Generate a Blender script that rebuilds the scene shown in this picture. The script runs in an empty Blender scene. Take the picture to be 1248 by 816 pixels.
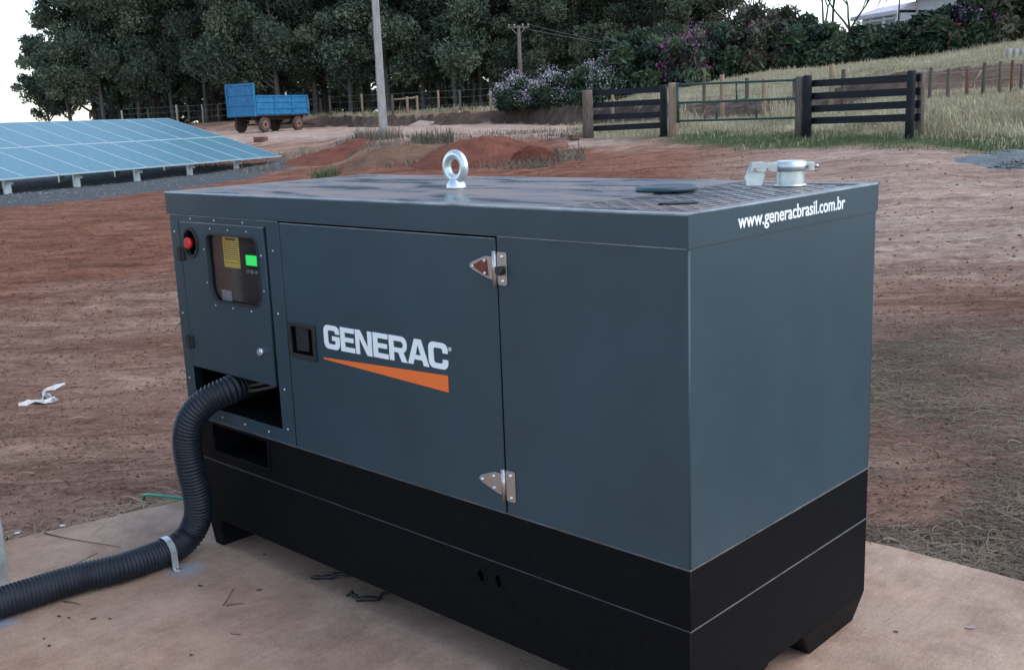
import bpy, bmesh, math, random
import numpy as np
from mathutils import Matrix, Vector
random.seed(7)
rng = np.random.default_rng(7)
R = math.radians
C = bpy.context.scene.collection
scn = bpy.context.scene

# ------------------------------------------------------------------ camera
F_PX = 1289.755
CAM = Vector((1.33459650, -1.96457808, 1.57808147))
YAW, PITCH, ROLL = -0.767297263, 0.204901879, -0.0391788554
cy, sy = math.cos(YAW), math.sin(YAW)
FWD = Vector((sy*math.cos(PITCH), cy*math.cos(PITCH), -math.sin(PITCH)))
_r = Vector((cy, -sy, 0)); _u = _r.cross(FWD)
RT = _r*math.cos(ROLL) + _u*math.sin(ROLL)
UP = _u*math.cos(ROLL) - _r*math.sin(ROLL)
cam_d = bpy.data.cameras.new('camera'); cam = bpy.data.objects.new('camera', cam_d); C.objects.link(cam)
cam_d.sensor_width = 36; cam_d.lens = 36*F_PX/1248
cam_d.clip_start = 0.05; cam_d.clip_end = 8000
m = Matrix((RT, UP, -FWD)).transposed().to_4x4(); m.translation = CAM
cam.matrix_world = m
scn.camera = cam

# ------------------------------------------------------------------ sky, sun, exposure
SUN_EL, SUN_AZ = R(50), YAW + R(110)           # soft light from the right (compass angle from +Y)
w = bpy.data.worlds.new("World"); scn.world = w; w.use_nodes = True
nt = w.node_tree; nt.nodes.clear()
sky = nt.nodes.new('ShaderNodeTexSky'); sky.sky_type = 'NISHITA'; sky.sun_disc = False
sky.sun_elevation = SUN_EL; sky.sun_rotation = SUN_AZ
sky.air_density = 1.0; sky.dust_density = 1.0; sky.ozone_density = 1.0
bg = nt.nodes.new('ShaderNodeBackground'); bg.inputs['Strength'].default_value = 0.15
hs = nt.nodes.new('ShaderNodeHueSaturation'); hs.inputs['Saturation'].default_value = 0.82
wo = nt.nodes.new('ShaderNodeOutputWorld')
nt.links.new(sky.outputs[0], hs.inputs['Color']); nt.links.new(hs.outputs[0], bg.inputs[0]); nt.links.new(bg.outputs[0], wo.inputs[0])
sd = bpy.data.lights.new('sun', 'SUN'); sd.energy = 0.5; sd.angle = R(60); sd.color = (1, .95, .90)
so = bpy.data.objects.new('sun', sd); C.objects.link(so)
sdir = Vector((math.sin(SUN_AZ)*math.cos(SUN_EL), math.cos(SUN_AZ)*math.cos(SUN_EL), math.sin(SUN_EL)))
so.rotation_euler = sdir.to_track_quat('Z', 'Y').to_euler()
scn.view_settings.view_transform = 'Standard'; scn.view_settings.look = 'None'
scn.view_settings.gamma = 1; scn.view_settings.exposure = 1.28

# ------------------------------------------------------------------ helpers
def ray(px, py): return FWD*F_PX + RT*(px-624) + UP*(408-py)
HF = Vector((sy, cy, 0)); HR = Vector((cy, -sy, 0))
def at(px, py, v):
    """the point seen at a photograph pixel at forward distance v"""
    d = ray(px, py); return CAM + d*(v/d.dot(HF))
def zat(px, py, v): return at(px, py, v).z
def azx(px): return (px-624)/F_PX

class MB:
    def __init__(s): s.v = []; s.f = []; s.mi = []; s.cur = 0; s.sm = []
    def add(s, vs, fs, smooth=False):
        b = len(s.v); s.v += [tuple(x) for x in vs]
        for f in fs: s.f.append(tuple(b+i for i in f)); s.mi.append(s.cur); s.sm.append(smooth)
    def box(s, a, b, M=None):
        (x0, y0, z0), (x1, y1, z1) = a, b
        vs = [Vector(p) for p in ((x0,y0,z0),(x1,y0,z0),(x1,y1,z0),(x0,y1,z0),(x0,y0,z1),(x1,y0,z1),(x1,y1,z1),(x0,y1,z1))]
        if M: vs = [M @ p for p in vs]
        s.add(vs, [(0,3,2,1),(4,5,6,7),(0,1,5,4),(1,2,6,5),(2,3,7,6),(3,0,4,7)])
        return s
    def hexa(s, vs):
        s.add(vs, [(0,3,2,1),(4,5,6,7),(0,1,5,4),(1,2,6,5),(2,3,7,6),(3,0,4,7)]); return s
    def tube(s, path, rad, n=10, caps=True, smooth=True, squash=None):
        P = [Vector(p) for p in path]; k = len(P)
        rr = rad if hasattr(rad, '__len__') else [rad]*k
        t0 = (P[1]-P[0]).normalized()
        nrm = t0.orthogonal().normalized()
        vs = []
        for i in range(k):
            t = (P[min(i+1,k-1)]-P[max(i-1,0)]).normalized()
            nrm = (nrm - t*nrm.dot(t)).normalized(); bn = t.cross(nrm)
            for j in range(n):
                a = 2*math.pi*j/n
                vs.append(P[i] + (nrm*math.cos(a) + bn*math.sin(a))*rr[i])
        fs = [(i*n+j, i*n+(j+1)%n, (i+1)*n+(j+1)%n, (i+1)*n+j) for i in range(k-1) for j in range(n)]
        s.add(vs, fs, smooth)
        if caps:
            s.add(vs[:n], [tuple(range(n-1,-1,-1))]); s.add(vs[-n:], [tuple(range(n))])
        return s
    def cyl(s, a, b, r, n=12, r2=None, smooth=True): return s.tube([a, b], [r, r if r2 is None else r2], n, True, smooth)
    def torus(s, c, R_, r, ax='Y', n=28, m_=12, squash=1.0):
        vs = []
        for i in range(n):
            a = 2*math.pi*i/n
            for j in range(m_):
                b = 2*math.pi*j/m_
                q = R_ + r*math.cos(b); h = r*squash*math.sin(b)
                p = {'Y': (q*math.cos(a), h, q*math.sin(a)), 'Z': (q*math.cos(a), q*math.sin(a), h), 'X': (h, q*math.cos(a), q*math.sin(a))}[ax]
                vs.append(Vector(c)+Vector(p))
        s.add(vs, [(i*m_+j, ((i+1)%n)*m_+j, ((i+1)%n)*m_+(j+1)%m_, i*m_+(j+1)%m_) for i in range(n) for j in range(m_)], True)
        return s
    def dome(s, c, nrm, r, h=None, n=8):
        h = h or r*.6; N = Vector(nrm).normalized(); A = N.orthogonal().normalized(); B = N.cross(A); c = Vector(c)
        vs = []
        for rr, hh in ((1,0),(.85,.55),(.45,.92)):
            for j in range(n):
                a = 2*math.pi*j/n; vs.append(c + (A*math.cos(a)+B*math.sin(a))*r*rr + N*h*hh)
        vs.append(c+N*h)
        fs = [(i*n+j, i*n+(j+1)%n, (i+1)*n+(j+1)%n, (i+1)*n+j) for i in range(2) for j in range(n)]
        fs += [(2*n+j, 2*n+(j+1)%n, 3*n) for j in range(n)]
        s.add(vs, fs, True); return s
    def mesh(s, name, mats):
        me = bpy.data.meshes.new(name); me.from_pydata(s.v, [], s.f)
        for m_ in (mats if isinstance(mats, (list, tuple)) else [mats]): me.materials.append(m_)
        me.polygons.foreach_set('material_index', s.mi); me.polygons.foreach_set('use_smooth', s.sm)
        me.validate(); me.update()
        return me
    def build(s, name, mats, parent=None, bevel=0, seg=2, **props):
        bm = bmesh.new(); me = s.mesh(name, mats); bm.from_mesh(me)
        bmesh.ops.remove_doubles(bm, verts=bm.verts, dist=1e-6) if not bevel else None
        bmesh.ops.recalc_face_normals(bm, faces=bm.faces); bm.to_mesh(me); bm.free()
        o = link(name, me, parent, **props)
        if bevel:
            b = o.modifiers.new('bevel', 'BEVEL'); b.width = bevel; b.segments = seg; b.limit_method = 'ANGLE'; b.angle_limit = R(40)
        return o

def link(name, me, parent=None, **props):
    o = bpy.data.objects.new(name, me); C.objects.link(o)
    if parent: o.parent = parent
    for k, v in props.items(): o[k] = v
    return o
def thing(name, label, cat, loc=(0,0,0), rz=0, group=None):
    o = bpy.data.objects.new(name, None); C.objects.link(o); o.location = loc; o.rotation_euler = (0,0,rz)
    o.empty_display_size = .1
    o['label'] = label; o['category'] = cat
    if group: o['group'] = group
    return o
def tag(o, label=None, cat=None, group=None, kind=None):
    if label: o['label'] = label
    if cat: o['category'] = cat
    if group: o['group'] = group
    if kind: o['kind'] = kind
    return o
def np_mesh(name, V, Fq, mats, smooth=False, attrs=None):
    """fast mesh from numpy quads/tris (uniform size)"""
    me = bpy.data.meshes.new(name); n = Fq.shape[1]
    me.vertices.add(len(V)); me.vertices.foreach_set('co', V.astype(np.float32).ravel())
    me.loops.add(Fq.size); me.loops.foreach_set('vertex_index', Fq.astype(np.int32).ravel())
    me.polygons.add(len(Fq)); me.polygons.foreach_set('loop_start', np.arange(0, Fq.size, n, dtype=np.int32))
    me.polygons.foreach_set('loop_total', np.full(len(Fq), n, dtype=np.int32))
    me.polygons.foreach_set('use_smooth', np.full(len(Fq), smooth))
    for m_ in (mats if isinstance(mats, (list, tuple)) else [mats]): me.materials.append(m_)
    me.update(calc_edges=True)
    for k, a in (attrs or {}).items():
        at_ = me.attributes.new(k, 'FLOAT', 'POINT'); at_.data.foreach_set('value', a.astype(np.float32))
    return me

def plate(outlines, thick, bev=0, mat4=None, splines_smooth=False):
    """flat plate with holes (even-odd), thickness thick, top face at local z = thick"""
    cu = bpy.data.curves.new('plate', 'CURVE'); cu.dimensions = '2D'; cu.fill_mode = 'BOTH'
    for pts in outlines:
        sp = cu.splines.new('POLY'); sp.points.add(len(pts)-1)
        for p, q in zip(sp.points, pts): p.co = (q[0], q[1], 0, 1)
        sp.use_cyclic_u = True
    cu.extrude = max(thick/2-bev, 0); cu.bevel_depth = bev; cu.bevel_resolution = 1; cu.offset = -bev
    o = bpy.data.objects.new('tmp', cu); C.objects.link(o)
    dg = bpy.context.evaluated_depsgraph_get(); dg.update()
    me = bpy.data.meshes.new_from_object(o.evaluated_get(dg))
    bpy.data.objects.remove(o); bpy.data.curves.remove(cu)
    T = Matrix.Translation((0, 0, thick/2))
    me.transform((mat4 or Matrix()) @ T)
    if mat4 and mat4.determinant() < 0: me.flip_normals()
    return me
def rrect(x0, y0, x1, y1, r, n=5, rs=None):
    rs = rs or (r, r, r, r); pts = []
    for (cx, cy_, a0, q) in ((x1-rs[0], y0+rs[0], -90, rs[0]), (x1-rs[1], y1-rs[1], 0, rs[1]), (x0+rs[2], y1-rs[2], 90, rs[2]), (x0+rs[3], y0+rs[3], 180, rs[3])):
        for i in range(n+1):
            a = R(a0+90*i/n); pts.append((cx+q*math.cos(a), cy_+q*math.sin(a)))
    return pts
def rect(x0, y0, x1, y1): return [(x0,y0),(x1,y0),(x1,y1),(x0,y1)]
def circle(cx, cy_, r, n=20, ry=None): return [(cx+r*math.cos(2*math.pi*i/n), cy_+(ry or r)*math.sin(2*math.pi*i/n)) for i in range(n)]
def FRONT(y): return Matrix(((1,0,0,0),(0,0,-1,y),(0,1,0,0),(0,0,0,1)))       # local x,y -> world x,z ; outwards = -y
def SIDE(x): return Matrix(((0,0,1,x),(1,0,0,0),(0,1,0,0),(0,0,0,1)))         # local x,y -> world y,z ; outwards = +x
def TOP(z): return Matrix.Translation((0,0,z))

# ------------------------------------------------------------------ materials
def mat(name, col, rough=.6, metal=0, spec=.5, noise=None, bump=None, coords='Object', emit=None, alpha=None):
    """noise = (scale, amount, detail, stretch) value variation; bump = (scale, strength, distance)"""
    m_ = bpy.data.materials.new(name); m_.use_nodes = True; t = m_.node_tree; N = t.nodes; L = t.links
    b = N['Principled BSDF']; b.inputs['Base Color'].default_value = (*col, 1); b.inputs['Roughness'].default_value = rough
    b.inputs['Metallic'].default_value = metal; b.inputs['Specular IOR Level'].default_value = spec
    tc = N.new('ShaderNodeTexCoord')
    if noise:
        sc, amt, *rest = noise; det = rest[0] if rest else 5; st = rest[1] if len(rest) > 1 else (1,1,1)
        mp = N.new('ShaderNodeMapping'); mp.inputs['Scale'].default_value = st; L.new(tc.outputs[coords], mp.inputs[0])
        nz = N.new('ShaderNodeTexNoise'); nz.inputs['Scale'].default_value = sc; nz.inputs['Detail'].default_value = det; nz.inputs['Roughness'].default_value = .65
        L.new(mp.outputs[0], nz.inputs['Vector'])
        cr = N.new('ShaderNodeMapRange'); cr.inputs['From Min'].default_value = .3; cr.inputs['From Max'].default_value = .7
        cr.inputs['To Min'].default_value = 1-amt; cr.inputs['To Max'].default_value = 1+amt
        L.new(nz.outputs['Fac'], cr.inputs['Value'])
        mx = N.new('ShaderNodeVectorMath'); mx.operation = 'SCALE'; mx.inputs[0].default_value = col; L.new(cr.outputs[0], mx.inputs['Scale'])
        L.new(mx.outputs[0], b.inputs['Base Color'])
    if bump:
        sc, stg, dist = bump[:3]
        nz2 = N.new('ShaderNodeTexNoise'); nz2.inputs['Scale'].default_value = sc; nz2.inputs['Detail'].default_value = 4
        L.new(tc.outputs[coords], nz2.inputs['Vector'])
        bp = N.new('ShaderNodeBump'); bp.inputs['Strength'].default_value = stg; bp.inputs['Distance'].default_value = dist
        L.new(nz2.outputs['Fac'], bp.inputs['Height']); L.new(bp.outputs[0], b.inputs['Normal'])
    if emit: b.inputs['Emission Color'].default_value = (*emit[:3], 1); b.inputs['Emission Strength'].default_value = emit[3]
    return m_
M = {}
M['paint'] = mat('grey_paint', (.026, .053, .070), .42, 0, .45, (2.2, .16, 8), (4, .10, .012))
M['black'] = mat('black_paint', (.0032, .0038, .0052), .58, 0, .10, (45, .4, 8), (5, .12, .01))
M['edge'] = mat('painted_sky_glint', (.22, .28, .31), .3, 0, .5, (9, .45, 6))  # pale colour paints in the sky's reflection along the rounded folds
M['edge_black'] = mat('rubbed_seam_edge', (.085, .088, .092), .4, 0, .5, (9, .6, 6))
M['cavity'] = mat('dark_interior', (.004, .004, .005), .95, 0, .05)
M['seal'] = mat('black_rubber', (.012, .013, .016), .5, 0, .5, (30, .2), (120, .2, .001))
M['zinc'] = mat('galvanised_steel', (.55, .62, .63), .38, .7, .5, (18, .25, 6), (60, .2, .002))
M['zincm'] = mat('zinc_bright', (.62, .70, .72), .30, .75, .5, (25, .18, 5), (90, .1, .001))
M['steel'] = mat('brushed_hinge_steel', (.50, .47, .46), .32, .9, .5, (80, .2, 5, (1, 1, 8)), (200, .1, .0005))
M['whiteink'] = mat('white_print', (.82, .88, .90), .5)
M['orange'] = mat('orange_print', (.85, .17, .03), .45)
M['yellow'] = mat('yellow_sticker', (.80, .64, .07), .5, 0, .5, (40, .1))
M['ink'] = mat('black_print', (.03, .028, .02), .6)
M['red'] = mat('red_plastic', (.62, .035, .035), .35)
M['screen'] = mat('lit_screen', (.02, .25, .06), .4, emit=(.03, .85, .16, .5))
M['panel'] = mat('control_board', (.045, .040, .040), .5, 0, .4, (12, .3))
M['greylight'] = mat('pale_plastic', (.30, .38, .42), .5)
M['conduit'] = mat('black_conduit', (.009, .014, .022), .48, 0, .4, (14, .5, 5), (60, .2, .001))
M['cable'] = mat('grey_cable', (.05, .046, .042), .5)
M['wire'] = mat('green_wire', (.05, .30, .20), .45)
M['plastic_white'] = mat('white_film', (.50, .50, .50), .4, 0, .5, (30, .1))
M['wood_dark'] = mat('tarred_timber', (.009, .011, .016), .75, 0, .3, (6, .45, 6, (1, 1, 6)), (30, .5, .01))
M['wood_post'] = mat('weathered_post', (.13, .105, .085), .85, 0, .2, (7, .35, 6, (4, 4, .6)), (25, .6, .02))
M['wood_old'] = mat('grey_fence_post', (.10, .085, .07), .9, 0, .2, (5, .3))
M['wood_tan'] = mat('tan_timber', (.27, .19, .13), .85, 0, .2, (6, .25, 5, (4, 4, .6)), (25, .5, .02))
M['gate'] = mat('green_gate_paint', (.016, .055, .046), .5, 0, .5, (9, .3))
M['fwire'] = mat('fence_wire', (.22, .21, .20), .5, .5)
M['pole'] = mat('pole_concrete', (.30, .29, .28), .9, 0, .2, (4, .25, 8, (3, 3, .5)), (20, .4, .01))
M['blue'] = mat('trailer_blue', (.020, .15, .31), .55, 0, .3, (2.5, .28, 6), (8, .2, .01))
M['rust'] = mat('dusty_chassis', (.045, .032, .028), .9, 0, .2, (4, .4))
M['tyre'] = mat('dusty_tyre', (.075, .055, .048), .9, 0, .2, (5, .35))
M['rim'] = mat('dusty_rim', (.22, .11, .08), .8, 0, .3, (5, .3))
M['pvframe'] = mat('panel_frame', (.40, .50, .53), .5, .1)
M['stone'] = mat('gravel_stone', (.13, .15, .155), .9, 0, .3, (3, .35))
M['brick'] = mat('old_brick', (.14, .07, .05), .9, 0, .2, (8, .4), (40, .5, .01))
M['slab'] = mat('pale_slab', (.34, .28, .24), .9, 0, .2, (3, .25))
M['trunk'] = mat('eucalyptus_bark', (.085, .080, .074), .9, 0, .2, (2, .4, 5, (3, 3, .4)))
M['bark_dark'] = mat('brown_bark', (.06, .05, .042), .9, 0, .2, (4, .4))
M['housewall'] = mat('white_wall', (.74, .76, .80), .8, 0, .2, (1.5, .08))
M['houseroof'] = mat('pink_roof', (.66, .60, .62), .8, 0, .2, (3, .15))
M['houseglass'] = mat('window_glass', (.05, .06, .08), .15)
M['straw'] = mat('dry_straw', (.32, .26, .19), .8, 0, .2, (1.3, .45, 3))
M['strawg'] = mat('grey_straw', (.17, .142, .105), .85, 0, .2, (1.1, .5, 3))
M['strawp'] = mat('pale_straw', (.25, .22, .16), .8, 0, .2, (1.3, .3, 3))
M['clod'] = mat('earth_clod', (.15, .075, .05), .95, 0, .1, (3, .35))
M['leafbrown'] = mat('dead_leaf', (.045, .032, .028), .8)
M['leafpale'] = mat('pale_dead_leaf', (.26, .20, .16), .8)

def leafmat(name, cols, rough=.55, trans=.25):
    """leaf colour runs through cols by the per-leaf 'tint' value"""
    m_ = bpy.data.materials.new(name); m_.use_nodes = True; t = m_.node_tree; N = t.nodes; L = t.links
    b = N['Principled BSDF']; b.inputs['Roughness'].default_value = rough; b.inputs['Specular IOR Level'].default_value = .3
    a = N.new('ShaderNodeAttribute'); a.attribute_name = 'tint'
    cr = N.new('ShaderNodeValToRGB'); e = cr.color_ramp.elements
    while len(e) < len(cols): e.new(.5)
    for i, c in enumerate(cols): e[i].position = i/(len(cols)-1); e[i].color = (*c, 1)
    L.new(a.outputs['Fac'], cr.inputs[0]); L.new(cr.outputs[0], b.inputs['Base Color'])
    tr = N.new('ShaderNodeBsdfTranslucent'); L.new(cr.outputs[0], tr.inputs[0])
    mx = N.new('ShaderNodeMixShader'); mx.inputs[0].default_value = trans
    L.new(b.outputs[0], mx.inputs[1]); L.new(tr.outputs[0], mx.inputs[2]); L.new(mx.outputs[0], N['Material Output'].inputs[0])
    return m_
M['euc'] = leafmat('eucalyptus_leaf', [(.036,.054,.042), (.080,.115,.078), (.155,.185,.115)], trans=.2)
M['euc2'] = leafmat('olive_leaf', [(.038,.056,.038), (.075,.10,.062), (.15,.16,.095)], trans=.15)
M['shrub'] = leafmat('shrub_leaf', [(.020,.040,.026), (.045,.080,.045), (.085,.12,.062)])
M['shrubb'] = leafmat('brown_shrub_leaf', [(.032,.042,.026), (.072,.082,.048), (.125,.115,.075)])
M['fl_white'] = leafmat('pale_blossom', [(.30,.27,.32), (.50,.46,.52), (.62,.60,.64)])
M['fl_magenta'] = leafmat('magenta_blossom', [(.13,.035,.09), (.22,.06,.16), (.33,.14,.27)])
M['fl_red'] = leafmat('red_blossom', [(.20,.02,.03), (.32,.05,.06), (.36,.10,.10)])
M['fl_purple'] = leafmat('purple_blossom', [(.16,.03,.28), (.28,.08,.45), (.40,.2,.55)])
M['dryg'] = leafmat('dry_grass_blade', [(.19,.17,.10), (.36,.32,.20), (.50,.45,.30)])
M['greeng'] = leafmat('green_grass_blade', [(.045,.085,.03), (.085,.13,.05), (.15,.18,.08)])
M['weed'] = leafmat('weed_blade', [(.07,.075,.05), (.14,.125,.09), (.24,.20,.15)])

# roof: paint under a thin uneven film of dust, so its gloss comes and goes
def roofmat():
    m_ = mat('dusty_roof_paint', (.045, .060, .075), .3); t = m_.node_tree; N = t.nodes; L = t.links; b = N['Principled BSDF']
    tc = N.new('ShaderNodeTexCoord'); mp = N.new('ShaderNodeMapping'); mp.inputs['Scale'].default_value = (1.2, 3.2, 1)
    mp.inputs['Rotation'].default_value = (0, 0, R(12))
    L.new(tc.outputs['Object'], mp.inputs[0])
    nz = N.new('ShaderNodeTexNoise'); nz.inputs['Scale'].default_value = 2.2; nz.inputs['Detail'].default_value = 7; nz.inputs['Roughness'].default_value = .62
    nz.inputs['Distortion'].default_value = .6
    L.new(mp.outputs[0], nz.inputs['Vector'])
    cr = N.new('ShaderNodeValToRGB'); e = cr.color_ramp.elements
    e[0].position = .38; e[0].color = (.062,.078,.095,1); e[1].position = .58; e[1].color = (.19,.148,.125,1)
    L.new(nz.outputs['Fac'], cr.inputs[0]); L.new(cr.outputs[0], b.inputs['Base Color'])
    mr = N.new('ShaderNodeMapRange'); mr.inputs['From Min'].default_value = .38; mr.inputs['From Max'].default_value = .62
    mr.inputs['To Min'].default_value = .22; mr.inputs['To Max'].default_value = .55
    L.new(nz.outputs['Fac'], mr.inputs['Value']); L.new(mr.outputs[0], b.inputs['Roughness'])
    return m_
M['roof'] = roofmat()

def pvmat():
    m_ = mat('solar_cells', (.03, .09, .14), .18, 0, .12); t = m_.node_tree; N = t.nodes; L = t.links; b = N['Principled BSDF']
    tc = N.new('ShaderNodeTexCoord'); br = N.new('ShaderNodeTexBrick')
    br.offset = 0; br.inputs['Scale'].default_value = 1; br.inputs['Brick Width'].default_value = .18; br.inputs['Row Height'].default_value = .105
    br.inputs['Mortar Size'].default_value = .006; br.inputs['Color1'].default_value = (.045,.15,.185,1); br.inputs['Color2'].default_value = (.055,.17,.205,1)
    br.inputs['Mortar'].default_value = (.12,.25,.33,1)
    L.new(tc.outputs['Object'], br.inputs['Vector']); L.new(br.outputs[0], b.inputs['Base Color'])
    b.inputs['Specular IOR Level'].default_value = .38
    b.inputs['Roughness'].default_value = .30
    return m_
M['pv'] = pvmat()

def glassmat():
    m_ = bpy.data.materials.new('tinted_acrylic'); m_.use_nodes = True; t = m_.node_tree; N = t.nodes; L = t.links
    N.remove(N['Principled BSDF'])
    tr = N.new('ShaderNodeBsdfTransparent'); tr.inputs[0].default_value = (.90,.87,.86,1)
    gl = N.new('ShaderNodeBsdfGlossy'); gl.inputs['Roughness'].default_value = .06; gl.inputs[0].default_value = (1,1,1,1)
    fr = N.new('ShaderNodeLayerWeight'); fr.inputs[0].default_value = .07
    mx = N.new('ShaderNodeMixShader'); L.new(fr.outputs['Facing'], mx.inputs[0]); L.new(tr.outputs[0], mx.inputs[1]); L.new(gl.outputs[0], mx.inputs[2])
    L.new(mx.outputs[0], N['Material Output'].inputs[0]); return m_
M['glass'] = glassmat()

def concrete():
    m_ = mat('broomed_concrete', (.26,.205,.175), .9, 0, .25); t = m_.node_tree; N = t.nodes; L = t.links; b = N['Principled BSDF']
    tc = N.new('ShaderNodeTexCoord')
    def noise(scale, det, st=(1,1,1), rot=0, rough=.6):
        mp = N.new('ShaderNodeMapping'); mp.inputs['Scale'].default_value = st; mp.inputs['Rotation'].default_value = (0,0,rot); L.new(tc.outputs['Object'], mp.inputs[0])
        z = N.new('ShaderNodeTexNoise'); z.inputs['Scale'].default_value = scale; z.inputs['Detail'].default_value = det; z.inputs['Roughness'].default_value = rough
        L.new(mp.outputs[0], z.inputs['Vector']); return z.outputs['Fac']
    def ramp(f, a, ca, c, cc):
        r = N.new('ShaderNodeValToRGB'); e = r.color_ramp.elements; e[0].position = a; e[0].color = (*ca,1); e[1].position = c; e[1].color = (*cc,1)
        L.new(f, r.inputs[0]); return r.outputs[0]
    def mix(kind, f, a, c):
        x = N.new('ShaderNodeMix'); x.data_type = 'RGBA'; x.blend_type = kind
        if isinstance(f, float): x.inputs[0].default_value = f
        else: L.new(f, x.inputs[0])
        for i, s_ in ((6, a), (7, c)):
            if isinstance(s_, tuple): x.inputs[i].default_value = (*s_, 1)
            else: L.new(s_, x.inputs[i])
        return x.outputs[2]
    base = ramp(noise(.9, 6), .34, (.41,.275,.20), .64, (.41,.32,.245))
    base = mix('MULTIPLY', .8, base, ramp(noise(3.2, 9, rough=.75), .30, (.62,.58,.56), .62, (1.12,1.1,1.08)))
    streak = noise(8, 8, (5, .8, 1), R(4), .75)
    base = mix('MULTIPLY', .38, base, ramp(streak, .34, (.72,.70,.69), .60, (1.14,1.13,1.12)))
    scr = noise(14, 9, (9, .35, 1), R(9), .8)
    base = mix('SCREEN', .30, base, ramp(scr, .56, (0,0,0), .72, (.42,.40,.38)))
    base = mix('MULTIPLY', .5, base, ramp(noise(160, 3), .35, (.62,.62,.62), .55, (1.1,1.1,1.1)))
    # red dust worked in from the surrounding earth
    base = mix('MIX', ramp(noise(1.6, 8, rough=.7), .52, (0,0,0), .72, (.55,.55,.55)), base, (.27,.165,.13))
    # blue drilling chalk around the two anchors
    base = mix('MULTIPLY', .7, base, ramp(noise(1.3, 9, rough=.78), .40, (.66,.60,.57), .55, (1.05,1.05,1.05)))
    vo = N.new('ShaderNodeTexVoronoi'); vo.inputs['Scale'].default_value = 75; L.new(tc.outputs['Object'], vo.inputs['Vector'])
    base = mix('MULTIPLY', .8, base, ramp(vo.outputs['Distance'], .06, (.45,.43,.42), .14, (1,1,1)))
    def spot(cx, cy_, r, rx=1.0):
        g = N.new('ShaderNodeVectorMath'); g.operation = 'SUBTRACT'; L.new(tc.outputs['Object'], g.inputs[0]); g.inputs[1].default_value = (cx, cy_, 0)
        g1 = N.new('ShaderNodeVectorMath'); g1.operation = 'MULTIPLY'; L.new(g.outputs[0], g1.inputs[0]); g1.inputs[1].default_value = (rx, 1, 0)
        g2 = N.new('ShaderNodeVectorMath'); g2.operation = 'LENGTH'; L.new(g1.outputs[0], g2.inputs[0])
        ad = N.new('ShaderNodeMath'); ad.operation = 'MULTIPLY_ADD'; L.new(noise(22, 6, rough=.75), ad.inputs[0]); ad.inputs[1].default_value = r*1.3; L.new(g2.outputs['Value'], ad.inputs[2])
        r_ = N.new('ShaderNodeMapRange'); r_.inputs['From Min'].default_value = r*.72; r_.inputs['From Max'].default_value = r*1.65
        r_.inputs['To Min'].default_value = .6; r_.inputs['To Max'].default_value = 0; L.new(ad.outputs[0], r_.inputs['Value']); return r_.outputs[0]
    base = mix('MIX', spot(-2.06, -.21, .085), base, (.20,.36,.50))
    base = mix('MIX', spot(-2.17, -.83, .08), base, (.12,.30,.48))
    L.new(base, b.inputs['Base Color'])
    ad = N.new('ShaderNodeMath'); ad.operation = 'ADD'; L.new(streak, ad.inputs[0]); L.new(noise(70, 6, rough=.7), ad.inputs[1])
    bp = N.new('ShaderNodeBump'); bp.inputs['Strength'].default_value = .55; bp.inputs['Distance'].default_value = .006
    L.new(ad.outputs[0], bp.inputs['Height']); L.new(bp.outputs[0], b.inputs['Normal'])
    return m_
M['concrete'] = concrete()

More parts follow.
